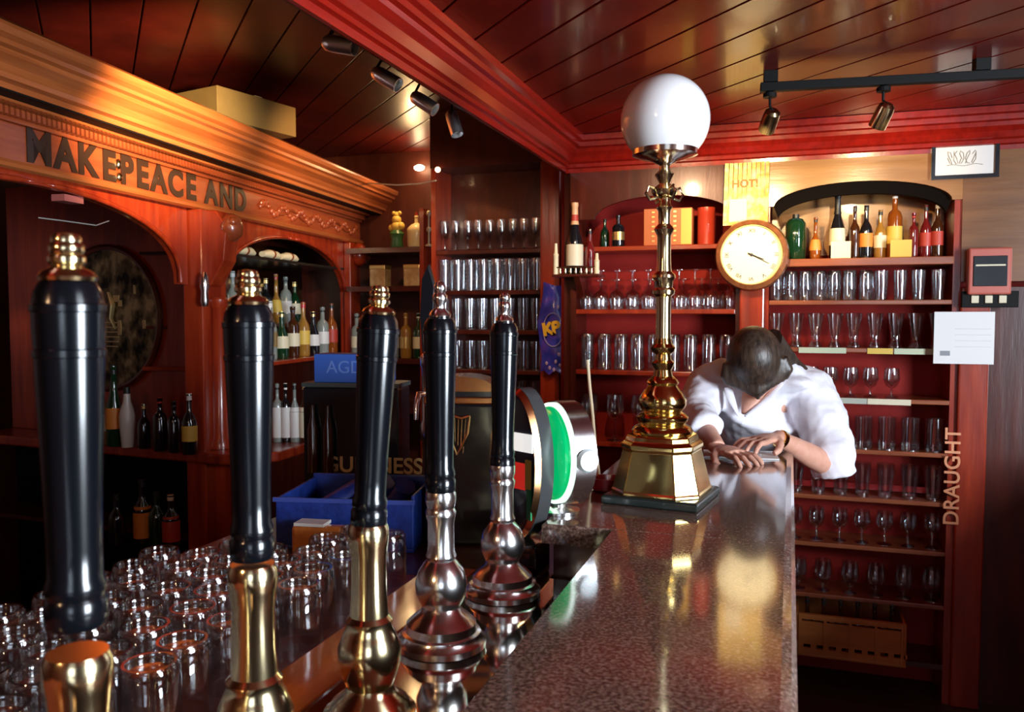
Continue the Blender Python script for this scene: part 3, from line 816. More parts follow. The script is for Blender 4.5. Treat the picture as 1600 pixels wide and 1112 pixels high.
# ------------------------------------------------------------------ upturned tumblers on the drainer
TUM = ([(.036, .002), (.0385, .004), (.0385, .03), (.0375, .085), (.0365, .098), (.0335, .1035), (.0295, .1035), (.0285, .1015), (.0285, .0925), (.0340, .088), (.0355, .03), (.0358, .002)],
       [(.0285, .1000), (.030, .096), (.0285, .091), (.0, .0885)])
tproto = None
COLN = ['nearest the pumps', 'second from the pumps', 'third from the pumps', 'fourth from the pumps', 'fifth from the pumps']
ROWY = [.50 + .0835 * i for i in range(13)]
for j, yy in enumerate(ROWY):
    for i in range(5):
        x = -.765 - i * .083 - (.02 if j % 2 else 0) + random.uniform(-.005, .005); y = yy + random.uniform(-.005, .005) + .02 * (i % 2)
        if x < -1.12 and j % 2: continue
        if i >= 2 and j in (11, 12) : continue
        if i == 4 and j > 9: continue
        lab = f"upturned tumbler, {ORD[j]} row from the front, {COLN[i]}"
        if tproto is None:
            tproto = empty('tumbler'); MB().lathe(TUM[0], 28, cap=False).obj('bowl', GLASS, tproto, smooth=50); MB().lathe(TUM[1], 24, cap=False).obj('base', GLASSB, tproto, smooth=50)
            tag(tproto, lab, 'glass', 'upturned tumblers drying on the service counter'); tproto.location = (x, y, .9535)
        else: copy_tree(tproto, (x, y, .9535), random.uniform(0, 6), lab)

# ------------------------------------------------------------------ brass lamp
LX, LY = -.268, 1.86
lamp = empty('globe_lamp', (LX, LY, 1.0855), math.radians(0), 'tall brass bar lamp with white globe standing on the granite', 'lamp')
LAMPROT = math.radians(-8); lamp.rotation_euler = (0, 0, LAMPROT)
MB().sq([(.104, 0), (.106, .004), (.106, .016), (.101, .020)]).obj('plinth', FELT, lamp, bevel=.002)
MB().sq([(.099, .020), (.099, .026), (.097, .030), (.0775, .114), (.081, .118), (.081, .128), (.073, .134), (.069, .146), (.060, .150)], ch=.42).obj('pyramid_foot', BRASS, lamp, bevel=.002)
prf = [(.066, .150), (.068, .156), (.062, .164), (.050, .170), (.056, .178), (.058, .186), (.050, .193), (.042, .197), (.046, .202), (.052, .212), (.053, .224), (.046, .238), (.036, .250), (.032, .256), (.036, .262), (.033, .268), (.022, .276), (.019, .290), (.024, .300), (.026, .306), (.019, .312), (.017, .324), (.026, .332), (.028, .340), (.020, .348), (.018, .360)]
MB().lathe(prf, 40).obj('turned_base', BRASS, lamp, smooth=35)
prf = [(.018, .360), (.0175, .43), (.019, .452), (.026, .458), (.027, .466), (.021, .472), (.023, .486), (.028, .494), (.027, .50), (.018, .508), (.0165, .53), (.016, .585), (.020, .593), (.024, .600), (.020, .606), (.014, .612), (.0145, .64), (.020, .648), (.014, .655), (.013, .668)]
MB().lathe([(r * .93, z) for r, z in prf], 36).obj('column', BRASS_L, lamp, smooth=35)
g = MB(); g.lathe([(.013, .668), (.026, .676), (.030, .686), (.018, .695), (.012, .70), (.017, .712), (.022, .720), (.012, .730), (.010, .748), (.016, .752)], 32)
for i in range(4):
    a = PI / 4 + i * PI / 2; d = Vector((math.cos(a), math.sin(a), 0))
    g.tube([d * .012 + Vector((0, 0, .672)), d * .036 + Vector((0, 0, .664)), d * .046 + Vector((0, 0, .678)), d * .038 + Vector((0, 0, .692)), d * .026 + Vector((0, 0, .688))], .0036, 8)
g.obj('scroll_gallery', BRASS_L, lamp, smooth=40)
sc0 = .742
MB().lathe([(.010, sc0 - .004), (.014, sc0), (.030, sc0 + .008), (.058, sc0 + .015), (.066, sc0 + .018), (.071, sc0 + .020), (.071, sc0 + .046), (.066, sc0 + .047), (.064, sc0 + .025), (0, sc0 + .022)], 48).obj('gallery_collar', mat('satin_nickel', (.75, .68, .58), .16, 1), lamp, smooth=35)
gl_ = [(.060, .0)]
cz = .802; R = .097
n = 30; th0 = math.asin(.060 / R)
gp = []
for i in range(n + 1):
    th = PI - th0 - (PI - th0) * i / n
    gp.append((max(0, R * math.sin(th)), cz + .055 + R * math.cos(th)))
gp = [(r, z - .018) for r, z in gp]
MB().lathe(gp, 56, cap=False).obj('globe_shade', OPAL, lamp, smooth=80)

# ------------------------------------------------------------------ tap badges, tower
def disc_tap(name, loc, rz, label, r_x, r_z, depth, build):
    root = empty(name, loc, rz, label, 'beer tap'); build(root); return root


def ell_drum(rx, rz, d0, d1, cz, seg=56):     # drum: axis along local -Y, face at y=d0
    m_ = MB(); vs = []; 
    for y in (d0, d1):
        for i in range(seg):
            a = 2 * PI * i / seg; vs.append((rx * math.cos(a), y, cz + rz * math.sin(a)))
    fs = [(i, (i + 1) % seg, seg + (i + 1) % seg, seg + i) for i in range(seg)] + [tuple(reversed(range(seg))), tuple(range(seg, 2 * seg))]
    return m_.add(vs, fs)


def ell_dome(rx, rz, y0, bulge, cz, seg=56, rings=8):
    m_ = MB(); vs = []; fs = []
    for j in range(rings + 1):
        t = j / rings
        for i in range(seg):
            a = 2 * PI * i / seg; vs.append((rx * math.cos(a) * math.cos(t * PI / 2), y0 - bulge * math.sin(t * PI / 2), cz + rz * math.sin(a) * math.cos(t * PI / 2)))
    for j in range(rings):
        for i in range(seg):
            k = (i + 1) % seg; fs.append((j * seg + i, j * seg + k, (j + 1) * seg + k, (j + 1) * seg + i))
    return m_.add(vs, fs)


# green lit round badge: face turned towards the service side
ang2 = math.radians(-50)
def b2(root):
    MB().lathe([(.045, 0), (.045, .006), (.018, .012), (.014, .03), (.014, .06)], 28).obj('foot', CHROME, root, smooth=35)
    ell_drum(.108, .108, -.01, .035, .125).obj('drum', STEEL, root, smooth=40)
    ell_drum(.105, .105, -.018, -.01, .125).obj('edge_ring', WLINE, root, smooth=40)
    ell_dome(.098, .098, -.018, .028, .125).obj('badge_lens', GREENL, root, smooth=80)
    MB().lathe([(.020, 0), (.024, .006), (.020, .014), (0, .016)], 20, c=(.106, .012, .125), M=Matrix.Rotation(PI / 2, 3, 'Y')).obj('frosted_cap', mat('frosted_cap', (.75, .85, .85), .25, coat=.5), root, smooth=40)
disc_tap('round_beer_tap', (-.456, 1.67, 1.0855), ang2, 'round silver tap badge with glowing green face on the granite', 0, 0, 0, b2)


def b1(root):
    MB().lathe([(.045, 0), (.045, .006), (.02, .012), (.016, .04)], 28).obj('foot', CHROME, root, smooth=35)
    ell_drum(.074, .155, -.004, .030, .165).obj('housing', mat('graphite_shell', (.10, .105, .11), .25, .6), root, smooth=40)
    m_ = MB(); seg = 56
    for i in range(seg):
        a0, a1 = 2 * PI * i / seg, 2 * PI * (i + 1) / seg
        q = lambda a, s, y: (.074 * s * math.cos(a), y, .165 + .155 * s * math.sin(a))
        m_.add([q(a0, 1.0, -.005), q(a1, 1.0, -.005), q(a1, .94, -.018), q(a0, .94, -.018), q(a0, .9, -.005), q(a1, .9, -.005)], [(0, 1, 2, 3), (3, 2, 5, 4)])
    m_.obj('copper_rim', COPPER, root, smooth=60)
    ell_dome(.067, .143, -.006, .010, .165).obj('badge_face', mat('badge_black', (.015, .02, .035), .15, coat=1), root, smooth=80)
    MB().bb((-.045, -.020, .195), (.064, -.0155, .232)).obj('name_plate', mat('badge_white', (.85, .85, .83), .35, emit=(1, 1, .97), estr=.55), root, bevel=.002)
    text('plate_mark', 'O', .022, mat('plate_ink', (.3, .3, .33), .6), frame((-.03, -.0204, .214), (1, 0, 0), (0, 0, 1)), root, .0005)
    MB().bb((-.020, -.0185, .118), (.040, -.0155, .172)).obj('red_emblem', mat('emblem_red', (.65, .03, .02), .35, emit=(.8, .03, .02), estr=.3), root, bevel=.006)
    MB().bb((.040, -.0180, .122), (.056, -.0150, .180)).obj('gold_stripe', L_YEL, root)
    MB().bb((.044, -.0175, .060), (.056, -.0135, .122)).obj('green_stripe', mat('stripe_green', (.02, .22, .08), .35), root)
disc_tap('oval_beer_tap', (-.522, 1.60, 1.03), math.radians(-30), 'tall oval tap badge, black face with copper rim and white plate', 0, 0, 0, b1)
struct_stand = empty('tap_stand', (-.535, 1.64, .9535), 0, 'small dark stand under the oval copper rimmed tap', 'stand')
MB().bb((-.055, -.05, 0), (.055, .05, .076)).obj('block', BLACK, struct_stand, bevel=.004)

# black tower with harp emblem
tw = empty('stout_tower', (-.745, 1.86, .9535), math.radians(14), 'black stout tap tower with gold harp and copper bands', 'beer tap')
MB().bb((-.085, -.06, 0), (.085, .07, .335)).obj('body', BLACK, tw, bevel=.006)
MB().bb((-.087, -.064, .335), (.087, .072, .352)).obj('band', COPPER, tw, bevel=.003)
MB().bb((-.080, -.056, .352), (.080, .068, .365)).obj('neck', BLACK, tw)
m_ = MB(); pts = [(-.086, 0)] + [(-.086 * math.cos(PI * i / 16), .035 * math.sin(PI * i / 16)) for i in range(1, 16)] + [(.086, 0)]
m_.prism([(x, -.062, .365 + z) for x, z in pts], (0, .13, 0)); m_.obj('domed_cap', COPPER, tw, smooth=40)
hp = MB()
def hq(x, z): return Vector((x * .9 - .008, -.0625, .268 + z))
hp.tube([hq(-.034, .036), hq(-.012, .041), hq(.012, .034), hq(.034, .040)], [.003, .0045, .004, .003], 8)
hp.tube([hq(.034, .040), hq(.029, .0), hq(.012, -.034), hq(.0, -.052)], [.003, .004, .004, .003], 8)
hp.tube([hq(-.034, .036), hq(-.02, -.005), hq(.0, -.052)], [.003, .003, .003], 8)
for i in range(6): hp.tube([hq(-.026 + i * .010, .038), hq(-.018 + i * .0068, .012 - i * .009 - .015)], .0009, 6)
hp.obj('harp_emblem', COPPER, tw, smooth=60)

# second dark tower behind with gold lettering, tall black lever
t2p = on_z(520, 800, .9535)
tw2 = empty('dark_cooler_box', (-1.19, 2.12, .9535), math.radians(10), 'black tap housing with gold lettering behind the blue crate', 'beer tap')
MB().bb((-.13, -.06, 0), (.15, .06, .34)).obj('body', BLACK, tw2, bevel=.006)
MB().bb((-.132, -.062, .34), (.152, .062, .352)).obj('lid', mat('grey_lid', (.05, .06, .06), .4), tw2)
text('lettering', 'GUINNESS', .062, mat('gold_letter', (.75, .55, .25), .35, .4), frame((.075, -.0605, .12), (1, 0, 0), (0, 0, 1)), tw2, .001, .001)
for i in range(2): MB().lathe([(.016, 0), (.016, .12), (.006, .16), (.006, .19)], 12, c=(-.095 + i * .045, -.075, .10)).obj('mixer_bottle', G_BROWN, tw2, smooth=40)
bx = empty('blue_carton', (-1.20, 2.12, 1.306), math.radians(10), 'small blue carton lying on top of the black tap housing', 'box')
MB().bb((-.09, -.05, 0), (.12, .05, .08)).obj('body', mat('carton_blue', (.03, .10, .42), .45), bx, bevel=.002)
text('lettering', 'AGD', .05, mat('carton_letter', (.12, .22, .55), .5), frame((0, -.0505, .042), (1, 0, 0), (0, 0, 1)), bx, .0006)
lv = empty('lever_tap', (-.925, 2.05, .9535), 0, 'chrome tap column with tall black paddle lever', 'beer tap')
MB().lathe([(.035, 0), (.035, .01), (.018, .02), (.016, .20), (.022, .21), (.022, .25), (.017, .26), (.017, .40), (.021, .41), (.021, .43), (.014, .44)], 28).obj('column', CHROME, lv, smooth=35)
MB().tube([(0, -.016, .33), (0, -.06, .335), (0, -.075, .31), (0, -.077, .27)], [.009, .008, .007, .006], 12).obj('spout', CHROME, lv, smooth=50)
m_ = MB(); m_.prism([(-.013, -.008, .44), (.013, -.008, .44), (.020, -.008, .54), (.024, -.008, .62), (.006, -.008, .68), (-.014, -.008, .64), (-.020, -.008, .54)], (0, .016, 0)); m_.obj('lever', BLACK, lv, bevel=.003)

# blue crate
BCS = 1
bc = empty('blue_crate', (-1.025, 1.80, .9535), math.radians(12), 'blue plastic crate behind the second and third pumps', 'crate'); bc.scale = (.86, 1, 1); bc.location.x += .03
BLU = nz(mat('crate_blue', (.01, .03, .22), .45), [(.006, .02, .16), (.015, .05, .32)], (40, 40, 40), 4, .4)
for nm, lo, hi in (('bottom', (-.19, -.13, 0), (.19, .13, .01)), ('front_panel', (-.19, -.13, .01), (.19, -.12, .12)), ('back_panel', (-.19, .12, .01), (.19, .13, .13)), ('end_panel', (-.19, -.12, .01), (-.18, .12, .12)), ('end_panel', (.18, -.12, .01), (.19, .12, .13))):
    MB().bb(lo, hi).obj(nm, BLU, bc, bevel=.003)
MB().bb((-.195, -.135, .112), (.195, -.1305, .122)).obj('rim', mat('crate_rim', (.05, .08, .35), .3), bc)
f = MB()
for i in range(3): f.tube([(-.13 + i * .1, -.05, .048), (-.09 + i * .09, .0, .07), (-.03 + i * .07, .05, .10), (.02 + i * .05, .04, .12)], .032, 8)
f.obj('folded_sheet', BLU, bc, smooth=60)
# brown board / tray beyond the tumblers
bd = empty('wooden_tray', (-.955, 1.615, .9535), math.radians(8), 'small orange brown wooden board standing behind the tumblers', 'board')
MB().bb((-.10, -.018, 0), (.11, .018, .075)).obj('board', W_LIP, bd, bevel=.01)
MB().bb((-.09, -.022, .075), (-.02, .022, .082)).obj('paper_strip', L_WHITE, bd)

# napkin packet hanging on the pillar
kp = empty('nut_packet', (0, 0, 0), 0, 'purple blue packet with yellow letters hanging on the pillar', 'packet')
a = on_y(845, 440, 3.76); b_ = on_y(888, 582, 3.76)
kw, kh = b_.x - a.x, a.z - b_.z
kp.location = ((a.x + b_.x) / 2, 3.765, b_.z)
mb = MB(); nx, nz_ = 9, 22
def kpt(u, v, back=0):
    taper = .62 + .38 * min(1, (1 - v) * 2.2)
    x = (u - .5) * kw * taper * 1.02 - kw * .12 * v + .006 * math.sin(v * 9)
    y = -.016 * math.sin(PI * u) - .004 * math.sin(v * 26 + u * 5) * (1 if v < .4 else .4) + back * .012
    z = v * kh + (.012 * math.sin(u * 14) if v == 0 else 0) - (.03 * u if v == 1 else 0)
    return (x, y, z)
for back in (0, 1):
    k0 = len(mb.v)
    mb.v += [kpt(i / nx, j / nz_, back) for j in range(nz_ + 1) for i in range(nx + 1)]
    for j in range(nz_):
        for i in range(nx):
            q = k0 + j * (nx + 1) + i
            mb.f.append((q, q + 1, q + nx + 2, q + nx + 1) if not back else (q + nx + 1, q + nx + 2, q + 1, q))
mb.obj('sleeve', nz(mat('packet_purple', (.08, .03, .45), .35, coat=.3), [(.05, .02, .30), (.03, .05, .55), (.16, .06, .55)], (14, 14, 14), 3, .3), kp, smooth=60, fix=False)
text('lettering', 'KP', .080, mat('packet_yellow', (.90, .55, .04), .4), frame((-.010, -.026, kh * .48), (.97, 0, .18), (-.1, 0, 1)), kp, .002, .004, spacing=.8)
mb = MB(); n = 28
mb.tube([(.048 * math.cos(2 * PI * i / n) - .002, -.022, kh * .47 + .078 * math.sin(2 * PI * i / n)) for i in range(n + 1)], .0028, 6)
mb.obj('ring', mat('packet_pale', (.45, .40, .75), .4), kp, smooth=60)
f = MB()
for i, (x, v) in enumerate([(-.035, .10), (-.02, .05), (.01, .12), (.03, .08), (.025, .20), (.02, .72), (.0, .03)]): f.ball((x, -.017, kh * v), (.007, .003, .010), 8, 5)
f.obj('star_prints', mat('packet_spot', (.55, .42, .75), .4), kp, smooth=60, kind='stuff')

# champagne shelf bracket
a = on_y(864, 425, 3.42); b_ = on_y(938, 425, 3.42)
bw = b_.x - a.x
cb = empty('bracket_shelf', ((a.x + b_.x) / 2, 3.45, a.z - .01), 0, 'small wall bracket with gallery rail holding the champagne bottle', 'shelf')
MB().bb((-bw / 2, -.05, -.012), (bw / 2, .069, 0)).obj('board', W_DARK, cb, bevel=.003)
MB().prism([(-.012, .069, -.012), (-.012, -.03, -.012), (-.012, .069, -.10)], (.024, 0, 0)).obj('bracket', W_DARK, cb)
for sx, hh in ((-1, .13), (1, .085)):
    MB().lathe([(.011, 0), (.011, hh * .6), (.013, hh * .62), (.008, hh * .7), (.006, hh), (0, hh)], 16, c=(sx * (bw / 2 - .014), -.035, 0)).obj('post', CREAM, cb, smooth=40)
for i in range(7): MB().lathe([(.004, 0), (.007, .010), (.004, .020), (.006, .026), (0, .028)], 10, c=(-bw / 2 + .035 + i * (bw - .07) / 6, -.042, 0)).obj('bobbin', BRASS_L, cb, smooth=50)
MB().bb((-bw / 2 + .02, -.045, .026), (bw / 2 - .02, -.038, .031)).obj('rail', BRASS_L, cb)
bottle((cb.location.x - .018, 3.46, cb.location.z + .0005), .30, .036, G_DARK, CAPB, L_CREAM, 'champagne_bottle', 'dark champagne bottle with peach foil on the wall bracket', None, 'champagne', mat('peach_foil', (.80, .45, .22), .4), L_RED, (.12, .42))
bottle((cb.location.x + .045, 3.475, cb.location.z + .0005), .19, .022, G_RED, CAPB, None, 'bottle', 'small dark red bottle beside the champagne on the bracket', None, 'wine')

# beige tube dropping behind the badges
tb = MB().tube([on_y(918, 562, 2.5), on_y(921, 600, 2.5), on_y(926, 650, 2.45), on_y(930, 700, 2.38), on_z(936, 748, 1.087)], .0055, 10).obj('beige_tube', mat('beige_tube', (.62, .48, .30), .45), None, smooth=60)
tag(tb, 'beige plastic tube curving down behind the green badge', 'tube')
# red trimmed cloth/ashtray by lamp
rd = empty('red_ashtray', tuple(on_z(948, 765, 1.0855)), 0, 'small red dish on the granite left of the lamp foot', 'dish')
MB().lathe([(.030, 0), (.036, .004), (.038, .030), (.034, .030), (.030, .008), (0, .006)], 28).obj('bowl', REDP, rd, smooth=40)

# ------------------------------------------------------------------ woman
wm = empty('person', (.0, 3.12, 0), 0, 'woman in loose white blouse bent over paper, dark hair hiding her face', 'person')
def WP(x, y, t): return at_depth(x, y, t)
B = MB()
hip = Vector((-.19, 3.16, .92)); waist = Vector((-.15, 3.05, 1.05)); chest = Vector((-.075, 2.90, 1.20)); neck0 = Vector((-.055, 2.83, 1.285))
headc = WP(1180, 568, 2.66)
shL = WP(1108, 600, 2.80); shR = WP(1258, 612, 2.76)
elL = WP(1086, 690, 2.66); elR = WP(1296, 728, 2.60)
wrL = WP(1112, 707, 2.50); wrR = WP(1216, 684, 2.50)
elL.z = max(elL.z, 1.165); wrL = on_z(1122, 700, 1.112)
# continuous body: trunk, neck, limbs, legs
B.tube([hip, waist, chest, neck0 + Vector((0, .03, -.02))], [.130, .108, .110, .065], 20, ell=[.72, .72, .72, .7])
B.tube([chest + Vector((0, 0, .02)), neck0, headc + Vector((0, .03, .0))], [.05, .048, .05], 16)
B.tube([neck0 + Vector((-.02, .05, -.02)), shL, (shL + elL) / 2, elL], [.05, .045, .040, .036], 14)
B.tube([neck0 + Vector((.02, .08, -.03)), shR + Vector((0, .02, -.01)), (shR + elR) / 2, elR], [.035, .040, .040, .036], 14)
B.tube([elL, (elL * .6 + wrL * .4), wrL], [.036, .036, .024], 14)
B.tube([elR, (elR * .6 + wrR * .4), wrR], [.037, .038, .024], 14)
for s in (-1, 1):
    B.tube([hip + Vector((s * .075, 0, -.02)), Vector((-.20 + s * .085, 3.19, .50)), Vector((-.20 + s * .085, 3.22, .09))], [.095, .062, .040], 16)
    B.tube([Vector((-.20 + s * .085, 3.25, .045)), Vector((-.20 + s * .085, 3.12, .035)), Vector((-.20 + s * .09, 3.04, .028))], [.040, .040, .028], 12, ell=[.9, .7, .6])
# head
HM = Matrix.Rotation(math.radians(62), 3, 'X') @ Matrix.Rotation(math.radians(8), 3, 'Z')
def HP(v): return headc + HM @ Vector(v)
B.ball(headc, (.076, .094, .108), 24, 16, HM)
B.ball(HP((0, -.040, -.055)), (.054, .050, .062), 18, 12, HM)
B.tube([HP((0, -.086, .02)), HP((0, -.108, -.018)), HP((0, -.088, -.030))], [.010, .015, .011], 10)
B.tube([HP((-.02, -.086, -.058)), HP((0, -.092, -.057)), HP((.02, -.086, -.058))], [.005, .008, .005], 8)
for s in (-1, 1): B.ball(HP((s * .077, .0, -.01)), (.010, .020, .030), 10, 8, HM)
body = P(B, 'body', SKIN, wm); fuse(body, .0055, 8)
for s in (-1, 1):
    P(MB().ball(HP((s * .031, -.082, .012)), .0125, 12, 8), 'eye', mat('eye_white', (.8, .8, .8), .2), wm, smooth=60)
# hands: palm + five fingers each
def hand(wr, dirv, side, spread=1.0, curl=.35, nrm=Vector((0, 0, 1))):
    H = MB(); d = Vector(dirv).normalized(); a = d.cross(nrm).normalized() * side; up = a.cross(d).normalized()
    if up.z < 0: up = -up
    kn = wr + d * .082 + up * .012
    H.tube([wr - d * .02, wr + d * .01, wr + d * .045 + up * .008, kn], [.024, .026, .038, .038], 16, ell=[.75, .62, .42, .34])
    for k, (off, L) in enumerate(((-.030, .062), (-.011, .078), (.010, .082), (.030, .072))):   # little .. index
        dd = (d + a * off * 5 * spread).normalized()
        p0 = kn + a * off - d * .018; p1 = kn + a * off + dd * .006; p2 = p1 + dd * L * .45 + up * .006; p3 = p2 + dd * L * .32 - up * L * curl * .35; p4 = p3 + dd * L * .20 - up * L * curl * .45
        H.tube([p0, p1, p2, p3, p4], [.0085, .0095, .0086, .0078, .0060], 10)
    t0 = wr + d * .022 + a * .022; t1 = wr + d * .045 + a * .046 - up * .004; t2 = wr + d * .072 + a * .060 - up * .012; t3 = wr + d * .092 + a * .058 - up * .018
    H.tube([t0, t1, t2, t3], [.014, .0125, .0105, .008], 10)
    return H
tR = on_z(1150, 712, 1.092)
hR = P(hand(wrR + Vector((-.005, 0, .002)), (tR - wrR), -1, 1.2, .35), 'hand', SKIN, wm); fuse(hR, .0028, 4)
tL = on_z(1150, 716, 1.095)
hL = P(hand(wrL, (tL - wrL), 1, 1.0, .3), 'hand', SKIN, wm); fuse(hL, .0028, 4)
# blouse
S = MB()
S.tube([hip + Vector((0, .0, -.03)), waist, chest + Vector((0.01, -.01, 0)), neck0 + Vector((0, .045, -.01)), neck0 + Vector((0, .075, .02))], [.150, .150, .170, .140, .08], 24, ell=[.75, .75, .74, .55, .5])
S.tube([shL + Vector((.02, .03, .0)), neck0 + Vector((-.03, .05, .0)), neck0 + Vector((.03, .05, .0)), shR + Vector((-.02, .03, .0))], [.07, .075, .075, .075], 16)
S.tube([Vector((-.04, 2.95, 1.24)), shL + Vector((.03, .02, 0)), shL + Vector((-.002, 0, -.005)), shL * .55 + elL * .45 + Vector((-.004, 0, 0)), elL + Vector((0, .0, .01)), wrL * .55 + elL * .45 + Vector((0, .0, .012))], [.085, .085, .080, .072, .066, .050], 18)
S.tube([Vector((-.03, 2.95, 1.24)), shR + Vector((-.03, .02, 0)), shR + Vector((.012, 0, -.002)), shR * .55 + elR * .45 + Vector((.020, 0, .005)), elR * .97 + shR * .03 + Vector((.012, .01, .0)), elR + Vector((.018, .012, -.030))], [.09, .090, .084, .080, .076, .070], 18)
shirt = P(S, 'blouse', SHIRT, wm); fuse(shirt, .008, 5)
dm = shirt.modifiers.new('folds', 'DISPLACE'); tx = bpy.data.textures.new('folds', 'CLOUDS'); tx.noise_scale = .09; tx.noise_depth = 3; dm.texture = tx; dm.strength = .028; dm.mid_level = .5; dm.texture_coords = 'GLOBAL'
# open collar: skin triangle and two collar flaps
vc = WP(1160, 640, 2.56); vl = WP(1146, 608, 2.60); vr = WP(1200, 600, 2.60)
P(MB().tube([WP(1182, 606, 2.70), WP(1172, 628, 2.672), WP(1162, 646, 2.660)], [.046, .032, .010], 14, ell=.6), 'throat', SKIN, wm, smooth=60)
P(MB().tube([WP(1138, 606, 2.675), WP(1144, 626, 2.650), WP(1154, 650, 2.640)], [.014, .015, .006], 10, ell=.45), 'collar', SHIRT, wm, smooth=60)
P(MB().tube([WP(1222, 596, 2.675), WP(1200, 620, 2.650), WP(1164, 650, 2.640)], [.015, .015, .006], 10, ell=.45), 'collar', SHIRT, wm, smooth=60)
# trousers
T = MB()
T.tube([hip + Vector((0, 0, .05)), hip, hip + Vector((0, 0, -.07))], [.150, .160, .155], 20, ell=.72)
for s in (-1, 1): T.tube([hip + Vector((s * .072, 0, -.03)), Vector((-.20 + s * .085, 3.19, .50)), Vector((-.20 + s * .085, 3.22, .10))], [.105, .078, .070], 16)
tro = P(T, 'trousers', TROUS, wm); fuse(tro, .009, 5)
for s in (-1, 1): P(MB().tube([Vector((-.20 + s * .085, 3.275, .045)), Vector((-.20 + s * .085, 3.20, .055)), Vector((-.20 + s * .085, 3.10, .045)), Vector((-.20 + s * .09, 3.02, .032))], [.036, .046, .044, .028], 14, ell=[1, .95, .8, .8]), 'shoe', BLACK, wm, smooth=60)
# hair: cap, curtain locks falling over the face, ponytail down the right shoulder
Hh = MB()
Hh.ball(HP((0, .012, .018)), (.088, .102, .110), 24, 16, HM)
for i in range(13):
    u = -1 + 2 * i / 12
    a0 = HP((u * .080, -.030 + .02 * abs(u), .075 - .03 * abs(u)))
    a1 = HP((u * .092, -.078 + .035 * abs(u), .02)); a2 = a1 + Vector((-u * .008, -.002, -.030 + .012 * abs(u))); a3 = a2 + Vector((-u * .018, .008, -.022 + .012 * abs(u)))
    Hh.tube([a0, a1, a2, a3], [.020, .021, .016, .004], 8)
hair = P(Hh, 'hair', HAIR, wm); fuse(hair, .004, 3)
Pt = MB(); Pt.tube([HP((.05, .06, .03)), WP(1238, 572, 2.74), WP(1262, 590, 2.74), WP(1284, 606, 2.74), WP(1293, 622, 2.73)], [.045, .030, .024, .018, .005], 12)
P(Pt, 'ponytail', HAIR, wm, smooth=60)
# gold watch
wd = (elR - wrR).normalized(); wpos = wrR + wd * .012
Q = Vector((0, 0, 1)).rotation_difference(wd).to_matrix()
P(MB().lathe([(.0265, -.008), (.0285, -.006), (.0285, .006), (.0265, .008)], 24, c=wpos, M=Q), 'wristwatch', BRASS, wm, smooth=40)
# papers
a = on_z(1160, 713, 1.0862)
pp = empty('notepad', (a.x, a.y, 1.0856), math.radians(6), 'white sheets of paper under the woman\'s hands', 'paper')
MB().bb((-.11, -.035, 0), (.10, .09, .003)).obj('sheet', WHITE, pp)
MB().bb((-.10, -.045, .0032), (.05, .08, .0045)).obj('top_sheet', WHITE, pp, label='slightly turned upper sheet').rotation_euler = (0, 0, -.12)

# ------------------------------------------------------------------ back bar (left), local frame: x towards room, y along, z up
BA = on_z(80, 271, 1.95); HEAD = math.radians(7.2)
bb_ = empty('back_bar', (BA.x, BA.y, 0), HEAD, 'carved mahogany back bar with lettered fascia and arches at left', 'cabinet')
BM = Matrix.Translation((BA.x, BA.y, 0)) @ Matrix.Rotation(HEAD, 4, 'Z')
def BW(x, y, z): return BM @ Vector((x, y, z))
U0, U1 = -.9, 2.60
# cornice profile (x out, z) extruded along y
cp = [(-.05, 2.125), (.145, 2.125), (.150, 2.140), (.170, 2.146), (.172, 2.160), (.186, 2.178), (.212, 2.196), (.218, 2.208), (.232, 2.214), (.234, 2.226), (.250, 2.236), (.256, 2.252), (.256, 2.262), (.240, 2.274), (-.05, 2.280)]
MB().prism([(x, U0, z) for x, z in cp], (0, U1 + .06 - U0, 0)).obj('cornice', W_CORN, bb_)
MB().bb((-.05, U0, 2.070), (.035, U1, 2.124)).obj('frieze_rail', W_FASC, bb_)
MB().bb((.036, U0, 2.1205), (.143, U1 + .05, 2.1245)).obj('soffit_shade', BLACKM, bb_)  # black strip stands in for the shade under the cornice
f = MB(); k = U0
while k < U1 - .02:
    f.bb((.0355, k, 2.082), (.062, k + .012, 2.104)); k += .021
f.obj('dentils', W_FASC, bb_, kind='stuff')
MB().prism([(x, U0, z) for x, z in [(.0355, 2.106), (.085, 2.112), (.085, 2.120), (.0355, 2.120)]], (0, U1 - U0, 0)).obj('dentil_cap', W_CORN, bb_)
MB().bb((-.05, U0, 1.958), (.020, U1, 2.069)).obj('fascia_board', W_FASC, bb_)
MB().prism([(x, U0, z) for x, z in [(-.05, 1.93), (.028, 1.93), (.040, 1.936), (.044, 1.946), (.036, 1.957), (-.05, 1.957)]], (0, U1 - U0, 0)).obj('lower_moulding', W_CORN, bb_)
LET = mat('carved_letter', (.035, .014, .007), .4, coat=.3)
for ch, u in (('M', -.075), ('A', .038), ('K', .140), ('E', .250), ('P', .345), ('E', .435), ('A', .535), ('C', .645), ('E', .750), ('A', .900), ('N', 1.02), ('D', 1.14)):
    cu = text('letter', ch, .140, LET, frame((.0205, u, 2.012), (0, 1, 0), (0, 0, 1)), bb_, .004, .0055)
